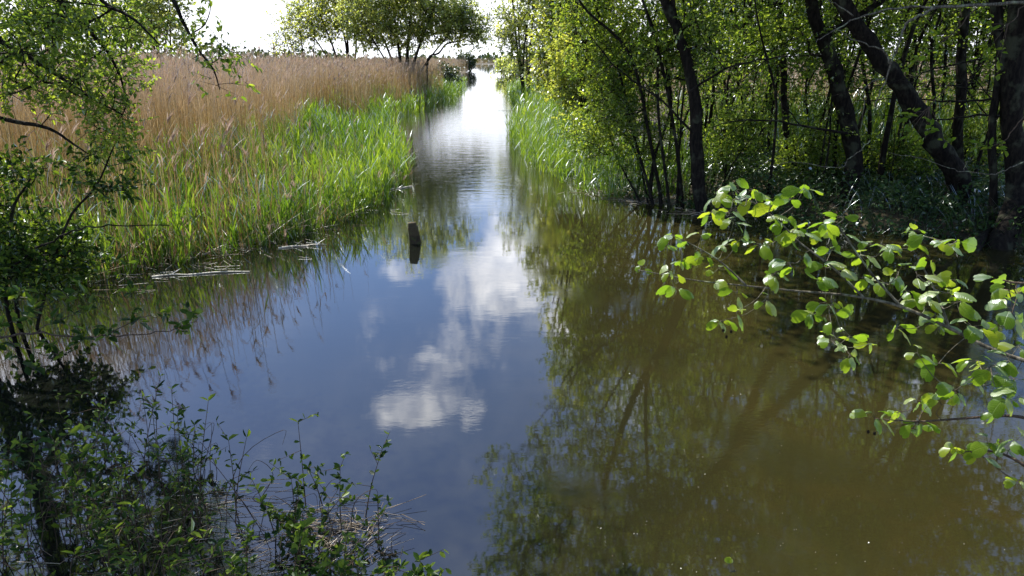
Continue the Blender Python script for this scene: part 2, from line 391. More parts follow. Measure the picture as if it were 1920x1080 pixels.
# ------------------------------------------------------------------ reeds (nobody could count them)
def clumpy(x, y, f=.9):
    return .5+.5*np.sin(x*f*1.7+np.sin(y*f*1.1)*2)*np.cos(y*f*1.3+np.sin(x*f*.8)*2)
def shoots(g, B0, hh, rng, nl=5, wscale=1.0, leanmax=.22):
    """green reed shoots: a stem and alternate long leaves"""
    n_ = len(B0)
    az = rng.normal(.2, 1.6, n_); lean = np.abs(rng.normal(0, leanmax*.5, n_)); drp = rng.random(n_)*.06
    blades(g, B0, hh, az, lean, drp, .009*wscale, rng, 2, 'stem', rng.random(n_)*.5)
    for k in range(nl):
        t = rng.uniform(.12, .92, n_)
        off = (lean*t+drp*t*t)*hh
        Pb = B0 + np.stack([np.cos(az)*off, np.sin(az)*off, t*hh*np.sqrt(1-lean**2)], -1)
        blades(g, Pb, rng.uniform(.28, .52, n_)*(hh/1.3), rng.uniform(0, 2*PI, n_), rng.uniform(.12, .55, n_), rng.uniform(0, .35, n_)*(rng.random(n_) < .7),
               rng.uniform(.014, .024, n_)*wscale, rng, 3, 'leaf')
# left bed, green front
rng = np.random.default_rng(11); g = Geo()
def left_pts(n_, y0, y1, dmin, dmax, rng, power=1.0):
    y = y0*np.exp(rng.random(n_)*math.log(y1/y0)); d = dmin+(dmax-dmin)*rng.random(n_)**power
    x = left_x(y)-d; return np.stack([x, y, ground_z(x, y)], -1)
def cl(p, thr=.0, f=.9): 
    return p[np.random.default_rng(len(p)).random(len(p)) < np.clip(clumpy(p[:, 0], p[:, 1], f)+thr, 0, 1)]
p = cl(left_pts(5600, 7.4, 22, -.35, 3.4, rng, 1.2), .4)
shoots(g, p, rng.uniform(.6, 1.2, len(p)), rng, 5, 1.25)
p = cl(left_pts(3600, 17, 75, .0, 2.6, rng, 1.0), .3)
shoots(g, p, rng.uniform(.7, 1.3, len(p)), rng, 4, 1.7)
p = left_pts(500, 8.5, 30, 2.2, 5, rng)
shoots(g, p, rng.uniform(.8, 1.15, len(p)), rng, 4, 1.3)
tag(g.build('young_reeds', M['reed_green']), 'bright green young reeds along the left edge of the canal', 'reeds', kind='stuff')
# left bed, last year's dead reeds
def dead_reeds(g, gp, p, hh, rng, w=.006, leaves_=True, wl=1.0, bias=0.25):
    n_ = len(p); az = rng.normal(bias, 1.1, n_); lean = np.abs(rng.normal(0, .075, n_)); dr = rng.random(n_)*.05
    C = blades(g, p, hh, az, lean, dr, w, rng, 3, 'stem')
    if leaves_:
        for k in range(2):
            t = rng.uniform(.25, .95, n_); off = (lean*t+dr*t*t)*hh
            Pb = p + np.stack([np.cos(az)*off, np.sin(az)*off, t*hh*.98], -1)
            s = rng.random(n_) < .75
            blades(g, Pb[s], rng.uniform(.15, .38, s.sum()), rng.uniform(0, 2*PI, s.sum()), rng.uniform(.08, .4, s.sum())*(1+.8*(rng.random(s.sum()) < .1)), rng.uniform(0, .25, s.sum()), .008*wl, rng, 2, 'leaf')
    top = C[:, -1]; s = rng.random(n_) < .22; top = top[s]; m_ = len(top)
    for k in range(3):
        a = rng.uniform(0, 2*PI, m_)
        blades(gp, top-np.array([0, 0, .10])+rng.normal(0, .008, (m_, 3)), rng.uniform(.12, .22, m_), az[s]+rng.normal(0, .5, m_), rng.uniform(.1, .45, m_),   .35, .014*wl, rng, 2, 'leaf')
rng = np.random.default_rng(12); g = Geo(); gp = Geo()
p = left_pts(11500, 8.6, 24, 2.2, 8.5, rng, 1.2); dead_reeds(g, gp, p, rng.normal(2.12, .2, len(p)), rng)
p = left_pts(9000, 12, 60, 5, 26, rng, 1.2); dead_reeds(g, gp, p, rng.normal(2.2, .17, len(p)), rng, .010, True, 1.5)
p = left_pts(5000, 22, 160, 1.8, 12, rng, 1.2); dead_reeds(g, gp, p, rng.normal(2.15, .2, len(p)), rng, .018, True, 2.5)
p = left_pts(6500, 45, 300, 5, 110, rng, 1.0); dead_reeds(g, gp, p, rng.normal(2.2, .22, len(p)), rng, .04, False, 4)
p = left_pts(260, 8.6, 13, .0, 2.2, rng); dead_reeds(g, gp, p, rng.normal(1.6, .35, len(p)), rng)
p = left_pts(700, 7.4, 24, -.5, 1.2, rng, .8); dead_reeds(g, gp, p*[1, 1, 0]+[0, 0, -.05], rng.uniform(.15, .7, len(p)), rng, .010, True, 1.5)
blades(g, left_pts(500, 7.4, 22, -.4, 1.0, rng)*[1, 1, 0]+[0, 0, .02], rng.uniform(.3, .9, 500), rng.uniform(0, 6.28, 500), rng.uniform(.6, .95, 500), .1, .012, rng, 3, 'leaf', rng.random(500)*.5)
# tall ones at the left that lean out over the water
p = left_pts(200, 7.4, 10.6, -.3, 1.2, rng); dead_reeds(g, gp, p, rng.normal(1.7, .35, len(p)), rng, .010, True, 1.6, .0)
p = left_pts(4600, 23, 50, 1.0, 4.4, rng); dead_reeds(g, gp, p, rng.normal(2.1, .2, len(p)), rng, .014, True, 2.0)
tag(g.build('dead_reeds', M['reed_dead']), 'tall brown dead reed stems filling the marsh left of the canal', 'reeds', kind='stuff')
tag(gp.build('reed_plumes', M['plume']), 'feathery pinkish brown seed heads on the dead reeds at the left', 'reeds', kind='stuff')
# right side
def right_pts(n_, y0, y1, dmin, dmax, rng, power=1.0):
    y = y0*np.exp(rng.random(n_)*math.log(y1/y0)); d = dmin+(dmax-dmin)*rng.random(n_)**power
    x = right_x(y)+d; return np.stack([x, y, ground_z(x, y)], -1)
rng = np.random.default_rng(13); g = Geo()
p = cl(right_pts(1500, 12.6, 26, -.45, 1.5, rng), .3); shoots(g, p, rng.uniform(.7, 1.25, len(p)), rng, 5, 1.05)
p = right_pts(1100, 26, 60, .1, 2.5, rng); shoots(g, p, rng.uniform(.7, 1.2, len(p)), rng, 4, 1.8)
p = right_pts(900, 14, 22, 4, 9, rng); shoots(g, p, rng.uniform(.9, 1.5, len(p)), rng, 4, 1.5)
p = np.stack([rng.uniform(6, 22, 1500), rng.uniform(17, 24, 1500), np.full(1500, .1)], -1); shoots(g, p, rng.uniform(.9, 1.6, len(p)), rng, 4, 1.6)
tag(g.build('young_reeds', M['reed_green']), 'green young reeds along the right edge of the canal beside the willows', 'reeds', kind='stuff')
g = Geo(); gp = Geo()
p = np.stack([rng.uniform(5, 32, 5500), rng.uniform(18.5, 34, 5500), np.full(5500, .1)], -1); dead_reeds(g, gp, p, rng.normal(2.1, .2, len(p)), rng, .014, True, 2.0)
p = right_pts(2500, 32, 200, 1.5, 30, rng); dead_reeds(g, gp, p, rng.normal(1.9, .2, len(p)), rng, .03, False, 3)
p = np.stack([rng.uniform(-60, 60, 1500), rng.uniform(305, 380, 1500), np.full(1500, .1)], -1); dead_reeds(g, gp, p, rng.normal(2.3, .3, len(p)), rng, .12, False, 4)
tag(g.build('dead_reeds', M['reed_dead']), 'brown dead reeds seen between the trunks behind the right-hand wood', 'reeds', kind='stuff')
tag(gp.build('reed_plumes', M['plume']), 'seed heads on the dead reeds behind the right-hand wood', 'reeds', kind='stuff')
# far marsh and far-off wood
rng = np.random.default_rng(14); g = Geo()
N_ = 9000
y = rng.uniform(380, 420, N_); x = rng.uniform(-420, 420, N_)
hgt = 5+3.5*np.sin(x*.03)+2*np.sin(x*.11+1)+1.2*np.sin(x*.31)
C = np.stack([x, y, rng.random(N_)*np.maximum(hgt, 1.5)], -1)
leaves(g, C, rng.normal(0, 1, (N_, 3)), rng.normal(0, 1, (N_, 3)), 2.6, 1.8, T_FAR, None, rng)
tag(g.build('far_wood', M['far_dark']), 'low dark line of far-off woodland on the horizon', 'woodland', kind='stuff')

# ------------------------------------------------------------------ trees
def smooth_path(pts, k=4):
    P_ = np.asarray(pts, float)
    if len(P_) < 3: return P_
    Q = np.vstack([2*P_[0]-P_[1], P_, 2*P_[-1]-P_[-2]]); out = []
    for i in range(1, len(Q)-2):
        for t in np.linspace(0, 1, k, endpoint=False):
            out.append(.5*((2*Q[i])+(-Q[i-1]+Q[i+1])*t+(2*Q[i-1]-5*Q[i]+4*Q[i+1]-Q[i+2])*t*t+(-Q[i-1]+3*Q[i]-3*Q[i+1]+Q[i+2])*t**3))
    out.append(P_[-1]); return np.array(out)
def attach(roots, pts, w=.35, up=0.0):
    """join crown points to the stems: each to the node that gives a short way home"""
    nr = len(roots); X = np.vstack([roots, pts]) if len(pts) else np.asarray(roots); N = len(X)
    par = np.full(N, -1); pl = np.zeros(N); done = np.zeros(N, bool); done[:nr] = True
    best = np.full(N, 1e9)
    for i in range(nr):
        c = np.linalg.norm(X-X[i], axis=1) + .8*np.maximum(X[i, 2]-X[:, 2], 0)*.5
        b = (c < best) & ~done; best[b] = c[b]; par[b] = i
    best[:nr] = 1e9
    for _ in range(N-nr):
        j = int(np.argmin(best)); done[j] = True
        pl[j] = pl[par[j]] + np.linalg.norm(X[j]-X[par[j]]); best[j] = 1e9
        c = np.linalg.norm(X-X[j], axis=1) + w*pl[j]
        b = (c < best) & ~done; best[b] = c[b]; par[b] = j
    return X, par
def wood_mesh(g, X, par, nr, stem_r, tip=.004, ex=.5, rng=None, jit=.05, sides=5, cap=.6):
    N = len(X); cnt = np.ones(N); order = []
    depth = np.zeros(N, int)
    for j in range(nr, N):
        k = j; d_ = 0
        while k >= nr: k = par[k]; d_ += 1
        depth[j] = d_
    idx = sorted(range(nr, N), key=lambda j: -depth[j]); kids = {}
    for j in idx:
        if par[j] >= nr: cnt[par[j]] += cnt[j]
        kids.setdefault(par[j], []).append(j)
    rad = tip*cnt**ex
    for j in range(nr, N):
        if par[j] < nr: rad[j] = min(rad[j], stem_r[par[j]]*cap)
    for j in sorted(range(nr, N), key=lambda j: depth[j]):
        if par[j] >= nr: rad[j] = min(rad[j], rad[par[j]]*.95)
    used = set()
    for j in sorted(range(nr, N), key=lambda j: -cnt[j]):
        if j in used: continue
        chain = [j]; used.add(j); k = j
        while k in kids:
            k2 = max(kids[k], key=lambda q: cnt[q])
            if k2 in used: break
            chain.append(k2); used.add(k2); k = k2
        pts = [X[par[j]]]+[X[q] for q in chain]; rr = [rad[j]]+[rad[q] for q in chain]
        if len(pts) == 2:
            m_ = .5*(pts[0]+pts[1])+rng.normal(0, jit, 3)*np.linalg.norm(pts[1]-pts[0]); pts = [pts[0], m_, pts[1]]; rr = [rr[0], rr[1], rr[1]]
        sp_ = smooth_path(pts, 3); rs = np.interp(np.linspace(0, len(rr)-1, len(sp_)), range(len(rr)), rr)
        rs[-1] *= .4
        tube(g, sp_, rs, sides if rs[0] > .012 else 3)
    return rad
def blob_pts(blobs, rng):
    out = []
    for (c, r, n_) in blobs:
        d = unit(rng.normal(0, 1, (n_, 3))); q = rng.random(n_)**.45
        out.append(np.asarray(c) + d*q[:, None]*np.asarray(r))
    return np.vstack(out)
def twigs(gw, gl, X, out, rng, m=3, tl=.25, k=5, L=.06, Wf=.45, tpl=T_MID, tr=.002, droop=0.0, upb=.3):
    """twigs at crown nodes, leaves alternate along them"""
    n_ = len(X)
    for _ in range(m):
        d = unit(out*.8 + rng.normal(0, .75, (n_, 3)) + np.array([0, 0, upb-droop])); ln = tl*rng.uniform(.5, 1.3, n_)
        st = X + rng.normal(0, tl*.25, (n_, 3)); en = st + d*ln[:, None]
        if gw is not None: segs(gw, np.where(rng.random((n_, 1)) < .5, X, st), en, tr*1.6, tr*.5)
        for q in range(k):
            t = (q+rng.random(n_))/k
            c = st + d*(ln*t)[:, None]
            ld = unit(d*.7 + rng.normal(0, .8, (n_, 3)) + np.array([0, 0, -.1-droop]))
            nn = unit(rng.normal(0, .6, (n_, 3)) + np.array([0, 0, 1.0]))
            LL = L*rng.uniform(.55, 1.25, n_)
            leaves(gl, c, ld, nn, LL, LL*Wf, tpl, None, rng)
def tree(name, label, cat, stems, blobs, leaf, bark='bark', seed=1, w=.35, tip=.004, ex=.5, twig=dict(), group=None, sides=8, stemname='trunk', drop_above=None, wob=.25, bare=None, extra=None):
    """stems: list of (points, r0, r1). One thing: trunk (with its limbs) and crown."""
    rng = np.random.default_rng(seed)
    base = np.array(stems[0][0][0], float)
    root = empty(name, base, label, cat, group)
    rn, rr = [], []; gs = Geo()
    for (pts, r0, r1) in stems:
        if pts[0][2] < .6 and name != 'sapling': pts = [np.array(pts[0], float)+[0, 0, -.45]]+list(pts)
        sp_ = smooth_path(pts, 4); f = np.linspace(0, 1, len(sp_)); ra = r0+(r1-r0)*f**.85
        ra *= 1+.55*np.exp(-f*14)
        sp_[1:-1] += rng.normal(0, .12, (len(sp_)-2, 3))*ra[1:-1, None]
        tube(gs, sp_, ra, sides, wob=wob, rng=rng)
        s = np.arange(max(1, len(sp_)//4), len(sp_)); rn.append(sp_[s]); rr.append(ra[s])
    rn = np.vstack(rn); rr = np.concatenate(rr)
    pts = blob_pts(blobs, rng) if blobs else np.zeros((0, 3))
    if extra is not None: pts = np.vstack([pts, extra])
    pts = pts[pts[:, 2] > .12]
    X, par = attach(rn, pts, w)
    wood_mesh(gs, X, par, len(rn), rr, tip, ex, rng)
    N = len(X); nr = len(rn)
    out = unit(X[nr:]-X[par[nr:]]) if N > nr else np.zeros((0, 3))
    gl = Geo(); tw = dict(m=3, tl=.25, k=5, L=.06, Wf=.45, tpl=T_MID); tw.update(twig)
    keep = np.ones(N-nr, bool)
    if bare: keep = rng.random(N-nr) > bare
    twigs(gs, gl, X[nr:][keep], out[keep], rng, **tw)
    gs.build(stemname, M[bark], root, smooth=True)
    if gl.n: gl.build('crown', M[leaf], root)
    return root

FARTW = dict(m=3, tl=.8, k=7, L=.20, Wf=.5, tpl=T_FAR, tr=.008)
# --- the spreading willow beyond the reed bed, and its two neighbours (about 45 m off)
def P45(px, py, Y=45): return P(px, py, Y)
Yw = 46
def base_at(px, Y, z=.05): 
    q = P(px, 130, Y); return np.array([q[0], Y, z])
st = []
for (bx, tx, ty, r) in [(752, 700, 30, .16), (755, 735, 0, .2), (758, 775, -20, .2), (762, 815, 10, .18), (765, 845, 60, .12), (750, 690, 60, .12)]:
    b = base_at(bx, Yw); t = P(tx, ty, Yw); m_ = b*.55+t*.45; m_[0] += (t[0]-b[0])*-.12; st.append(([b, m_, t], r, r*.3))
t1 = [base_at(800, Yw), P(802, 112, Yw), P(822, 100, Yw), P(838, 82, Yw), P(865, 76, Yw), P(885, 60, Yw)]
st.append((t1, .085, .035))
w_ = Yw/FPX/CP
def bl(px, py, rx, ry, n_, Y, ryd=None): return (P(px, py, Y), (rx*Y/FPX, (ryd or rx)*Y/FPX, ry*Y/FPX), n_)
tree('willow_tree', 'broad many-stemmed willow above the reeds left of the canal, limb reaching right over the water', 'tree', st,
     [bl(745, 5, 85, 60, 240, Yw), bl(690, 35, 55, 50, 150, Yw), bl(810, 20, 75, 55, 200, Yw), bl(860, 45, 45, 35, 110, Yw), bl(890, 55, 22, 30, 40, Yw), bl(770, -90, 110, 70, 260, Yw), bl(755, 62, 80, 28, 90, Yw)],
     'far_leaf', seed=21, tip=.013, ex=.45, twig=dict(FARTW, L=.20, k=10), stemname='trunk')
Yw2 = 50
st = []
for (bx, tx, ty, r) in [(640, 600, 30, .14), (645, 640, 0, .15), (640, 575, 50, .12), (650, 665, 15, .13), (655, 620, -20, .13)]:
    b = base_at(bx, Yw2); t = P(tx, ty, Yw2); st.append(([b, b*.5+t*.5+np.array([.3, 0, 0]), t], r, r*.3))
tree('willow_tree', 'yellow-green willow standing left of the broad willow above the brown reeds', 'tree', st,
     [bl(610, 20, 55, 50, 150, Yw2), bl(665, 30, 45, 45, 120, Yw2), bl(575, 45, 35, 35, 65, Yw2), bl(640, -50, 80, 50, 150, Yw2)], 'willow_yellow', seed=22, tip=.012, ex=.45,
     twig=dict(FARTW, L=.19, k=9))
st = []
for (bx, tx, ty, r) in [(570, 530, 60, .08), (575, 560, 40, .09), (572, 545, 80, .08), (580, 590, 60, .08), (600, 575, 70, .06)]:
    b = base_at(bx, Yw2-3); t = P(tx, ty, Yw2-3); st.append(([b, b*.5+t*.5, t], r, r*.3))
tree('willow_shrub', 'thin half-bare willow shrub at the left end of the willow group', 'shrub', st,
     [bl(555, 55, 38, 32, 75, Yw2-3), bl(535, 85, 30, 20, 35, Yw2-3), bl(590, 50, 25, 30, 35, Yw2-3)], 'willow_yellow', seed=23, tip=.010, ex=.45, twig=dict(FARTW, m=2, L=.17, k=5))
# bush at the bend of the canal and low bushes
def bush(label, px, py0, py1, hw, Y, leaf, seed, n_=90, L=.2, group=None, name='bush'):
    b = base_at(px, Y); t = P(px, py1, Y); mid = (b+t)/2; r = hw*Y/FPX
    tree(name, label, 'bush', [([b, mid, t*.9+mid*.1], .07, .02), ([b+[.2, .2, 0], mid+[r*.4, 0, 0], t*.8+mid*.2+[r*.5, 0, 0]], .05, .02)],
         [(mid, (r, r, abs(t[2]-b[2])*.52+.05), n_)], leaf, seed=seed, tip=.012, ex=.4, twig=dict(FARTW, L=L, tl=.6))
bush('small dark rounded bush at the far bend of the canal', 873, 120, 99, 17, 150, 'far_dark', 31, 80, .5)
bush('low olive bush on the far bank right of the dark rounded bush', 944, 122, 106, 12, 110, 'far_leaf', 32, 50, .45)
bush('dark low bush growing at the canal edge where the left reeds end', 838, 165, 122, 20, 58, 'far_dark', 33, 70, .2)
bush('grey-green bush on the far right bank against the water', 966, 150, 118, 20, 62, 'far_leaf', 34, 80, .2)
# trees behind the reeds at upper left
for i, (px, Y, top, hw, lab) in enumerate([(300, 34, -40, 60, 'pale bare-stemmed tree behind the reeds at upper left, beside the hanging willow branch'),
                                  (215, 38, -60, 70, 'leafy tree behind the reeds seen through the near willow at upper left'),
                                  (80, 36, -80, 90, 'leafy tree behind the reeds at the far left edge of the photograph')]):
    st = []; rg = np.random.default_rng(40+i)
    for k in range(6):
        b = base_at(px+rg.uniform(-20, 20), Y); t = P(px+rg.uniform(-hw, hw)*.8, top+rg.uniform(-20, 60), Y); st.append(([b, b*.5+t*.5, t], .09, .025))
    tree('willow_tree', lab, 'tree', st, [bl(px, 40, hw, 60, 130, Y), bl(px, -50, hw*.9, 60, 90, Y)], 'willow_yellow' if i else 'far_leaf', seed=41+i, tip=.009, ex=.45, twig=dict(FARTW, m=3, L=.2, tl=.6, k=8))

# --- right bank: row of willows along the canal, far to near
def multistem(px, Y, n_, spread, top, rg, r=.05, dx=0):
    st = []
    for k in range(n_):
        b = base_at(px+rg.uniform(-1, 1)*spread*.25, Y+rg.uniform(-.3, .3)); t = P(px+dx+rg.uniform(-1, 1)*spread, top+rg.uniform(-30, 60), Y+rg.uniform(-.8, .8))
        m_ = b*.5+t*.5; m_[0] += rg.normal(0, .08); st.append(([b, m_, t], r*rg.uniform(.7, 1.2), r*.3))
    return st
rg = np.random.default_rng(50)
tree('willow_tree', 'grey-green willow on the right bank, farthest of the row, left edge against the sky', 'tree', multistem(985, 42, 5, 30, -20, rg, .12),
     [bl(960, 55, 38, 45, 85, 42), bl(1000, 20, 45, 50, 85, 42), bl(990, -60, 60, 60, 90, 42), bl(985, 110, 22, 25, 24, 42)], 'far_leaf', seed=51, tip=.009, ex=.42, twig=dict(FARTW, L=.18, tl=.7, k=9))
tree('willow_tree', 'tall yellow-green willow second in the row along the right bank', 'tree', multistem(1045, 29, 6, 45, -60, rg, .09),
     [bl(1045, 50, 42, 70, 150, 29), bl(1050, -60, 55, 80, 150, 29), bl(1040, 130, 35, 40, 70, 29), bl(1090, 40, 50, 90, 90, 29)], 'willow_yellow', seed=52, tip=.008, ex=.45, twig=dict(FARTW, L=.17, tl=.5, k=9))
tree('willow_tree', 'dense bright yellow-green willow third in the row, leaning over the right bank reeds', 'tree', multistem(1110, 20, 8, 70, -120, rg, .06),
     [bl(1085, 90, 55, 80, 150, 20), bl(1100, -80, 62, 90, 130, 20), bl(1150, 60, 60, 90, 110, 20), bl(1110, 190, 55, 60, 100, 20), bl(1070, 150, 35, 45, 70, 20), bl(1160, 160, 60, 90, 80, 19.5), bl(1140, -230, 90, 100, 130, 20)], 'willow_yellow', seed=53, tip=.006, ex=.45, twig=dict(m=3, tl=.32, k=9, L=.105, Wf=.55, tpl=T_MID))
tree('willow_tree', 'slender many-stemmed willow at the water edge left of the dark leaning trunk', 'tree',
     [([G(1225, 385), P(1190, 260, 12.6), P(1160, 130, 12.8), P(1120, 20, 13), P(1090, -80, 13)], .035, .015),
      ([G(1240, 385), P(1215, 240, 12.2), P(1180, 100, 12.3), P(1100, 20, 12.3), P(1070, -30, 12.3)], .04, .015),
      ([G(1255, 388), P(1235, 220, 12.0), P(1230, 80, 12), P(1190, -40, 12)], .035, .015),
      ([G(1280, 388), P(1262, 230, 12.0), P(1225, 60, 12), P(1165, -100, 12)], .04, .02),
      ([G(1200, 380), P(1150, 280, 13.2), P(1130, 180, 13.5), P(1075, 60, 13.8)], .025, .01),
      ([G(1215, 382), P(1190, 280, 13), P(1140, 200, 13.3), P(1110, 100, 13.8)], .022, .01),
      ([G(1270, 386), P(1275, 250, 12.4), P(1285, 120, 12.4), P(1280, -40, 12.4)], .03, .015)],
     [bl(1140, 110, 65, 90, 150, 13), bl(1180, 200, 75, 60, 85, 12.8), bl(1115, 0, 65, 70, 100, 13.3), bl(1220, 70, 60, 80, 80, 12.5), bl(1120, 250, 60, 50, 75, 13.3), bl(1210, 280, 60, 50, 40, 12.8),
      bl(1165, -160, 120, 90, 130, 12.8), bl(1050, -330, 150, 120, 160, 12.5), bl(1180, -480, 200, 120, 120, 12.5)], 'willow', seed=54, tip=.0045, ex=.45, w=.3,
     twig=dict(m=4, tl=.30, k=7, L=.064, Wf=.6, tpl=T_MID, tr=.0025))
WT = dict(m=3, tl=.36, k=8, L=.075, Wf=.6, tpl=T_MID, tr=.0025)
# the dark trunk and the wood behind
tree('alder_tree', 'dark slightly leaning trunk at the water edge, leftmost of the large trunks', 'tree',
     [([G(1318, 398)-[0, 0, .1], P(1308, 300, 11.6), P(1300, 180, 11.6), P(1275, 70, 11.6), P(1245, -10, 11.6), P(1215, -140, 11.6), P(1190, -330, 11.4)], .14, .05),
      ([P(1272, 60, 11.6), P(1262, 10, 11.6), P(1272, -80, 11.4), P(1300, -250, 11)], .05, .03)],
     [bl(1280, -250, 170, 120, 150, 11), bl(1130, -420, 170, 120, 130, 10.5), bl(1000, -560, 140, 140, 120, 10.3), bl(1290, 80, 80, 80, 90, 12)], 'wood_leaf', seed=55, tip=.005, ex=.46, twig=WT)
tree('alder_tree', 'thick dark upright trunk in the wood, second large trunk from the left', 'tree',
     [([G(1608, 425)+[0, .9, 0], P(1600, 320, 12), P(1585, 210, 12), P(1555, 110, 12), P(1525, 10, 12), P(1500, -120, 12), P(1480, -350, 12)], .19, .08),
      ([P(1540, 70, 12), P(1610, 30, 12), P(1680, -20, 12), P(1760, -110, 12)], .06, .03)],
     [bl(1500, -260, 200, 130, 150, 12), bl(1600, -480, 240, 140, 170, 12), bl(1520, 60, 90, 70, 60, 12.6), bl(1380, -480, 200, 150, 220, 11.5)], 'wood_leaf', seed=56, tip=.005, ex=.46, twig=WT)
tree('alder_tree', 'thick trunk leaning steeply to the left across the wood, the most slanted one', 'tree',
     [([G(1805, 425)+[0, .6, 0], P(1800, 350, 11), P(1765, 285, 11), P(1720, 210, 11), P(1680, 150, 11), P(1630, 80, 11), P(1570, -10, 11), P(1500, -120, 11), P(1420, -300, 11)], .22, .08)],
     [bl(1450, -330, 180, 110, 140, 10.6), bl(1300, -520, 200, 120, 160, 10), bl(1650, -200, 150, 100, 130, 11)], 'wood_leaf', seed=57, tip=.005, ex=.46, twig=WT)
tree('alder_tree', 'straight dark trunk behind the base of the steeply leaning trunk', 'tree',
     [([P(1800, 420, 12.5)*[1, 1, 0], P(1798, 300, 12.5), P(1802, 150, 12.5), P(1812, 0, 12.5), P(1830, -250, 12.5)], .115, .07)],
     [bl(1820, -250, 170, 130, 220, 12.5), bl(1750, -480, 200, 120, 200, 12.5)], 'wood_leaf', seed=58, tip=.005, ex=.46, twig=WT)
tree('alder_tree', 'dark trunk at the right edge of the photograph', 'tree',
     [([G(1912, 478)+[0, .4, 0], P(1905, 350, 9.8), P(1895, 200, 9.8), P(1905, 60, 9.8), P(1915, -100, 9.8), P(1930, -350, 9.8)], .18, .1),
      ([P(1895, 180, 9.8), P(1870, 60, 9.9), P(1850, -60, 10), P(1800, -200, 10)], .07, .03)],
     [bl(1900, -330, 220, 120, 260, 9.8), bl(1700, -520, 220, 120, 240, 9.6), bl(2050, -150, 140, 120, 120, 9.6), ((7.6, 8.5, 4.7), (1.6, 1.1, 1.2), 150), ((6.6, 8.9, 4.1), (1.2, .8, .7), 110), ((5.8, 8.7, 5.3), (1.4, 1, 1), 130)], 'wood_leaf', seed=59, tip=.005, ex=.46, twig=WT)
tree('alder_tree', 'thinner grey trunk standing just left of the trunk at the right edge', 'tree',
     [([G(1855, 480)+[0, .3, 0], P(1862, 400, 9.9), P(1860, 250, 9.9), P(1875, 100, 9.9), P(1868, -50, 9.9), P(1850, -300, 9.9)], .065, .04)],
     [bl(1850, -260, 130, 110, 120, 9.9)], 'wood_leaf', seed=60, tip=.005, ex=.46, twig=WT)
tree('alder_tree', 'slim straight trunk between the leftmost and second large trunks', 'tree',
     [([P(1478, 400, 13.5)*[1, 1, 0], P(1475, 250, 13.5), P(1468, 110, 13.5), P(1462, -20, 13.5), P(1450, -280, 13.5)], .085, .05)],
     [bl(1460, -200, 170, 130, 200, 13.5), bl(1430, 90, 80, 70, 60, 13.5)], 'wood_leaf', seed=61, tip=.005, ex=.46, twig=WT)

# --- thin saplings and shrubs filling the wood
rg = np.random.default_rng(70)
def copytree(o):
    c = o.copy(); COL.objects.link(c)
    for ch in list(o.children):
        k = ch.copy(); COL.objects.link(k); k.parent = c
    return c
protos = []
for q in range(4):
    b = np.array([0., 0, 0]); hgt = 4.8+.5*q
    pts = [b]; 
    for k in range(1, 6): pts.append(np.array([rg.normal(0, .09)*k**.7, rg.normal(0, .09)*k**.7, hgt*k/5]))
    t = tree('sapling', 'thin dark sapling stem among many in the shaded right-hand wood', 'sapling', [(pts, .028+.006*q, .01)],
         [((0, 0, hgt*.55), (.75, .75, hgt*.36), 42), ((0, 0, hgt*.95), (.9, .9, .8), 24)], 'wood_leaf', seed=71+q, tip=.004, ex=.45,
         twig=dict(m=2, tl=.30, k=6, L=.062, Wf=.6, tpl=T_MID, tr=.0022), group='thin saplings in the right-hand wood', sides=6)
    protos.append(t)
spots = []
for px in [1335, 1362, 1385, 1410, 1438, 1452, 1500, 1520, 1545, 1570, 1630, 1655, 1678, 1700, 1722, 1738, 1775, 1830, 1845, 1885, 1940, 1990, 2060, 1345, 1400, 1495, 1640, 1690, 1755, 1820, 1870, 1950, 1350, 1375, 1425, 1465, 1535, 1590, 1665, 1785]:
    spots.append((px+rg.uniform(-8, 8), rg.uniform(11.8, 16.5)))
spots += [(px+rg.uniform(-5, 5), rg.uniform(12.2, 14.2)) for px in (1195, 1212, 1228, 1243, 1262, 1285, 1300, 1322, 1340)]
for i, (px, Y) in enumerate(spots):
    o = protos[i] if i < 4 else copytree(protos[i % 4])
    q = P(px, 300, Y); o.location = (q[0], Y, float(ground_z(q[0], Y))-.03); o.rotation_euler = (rg.normal(0, .05), rg.normal(0, .05), rg.uniform(0, 6.28))
    s = rg.uniform(.8, 1.15); o.scale = (s, s, s)
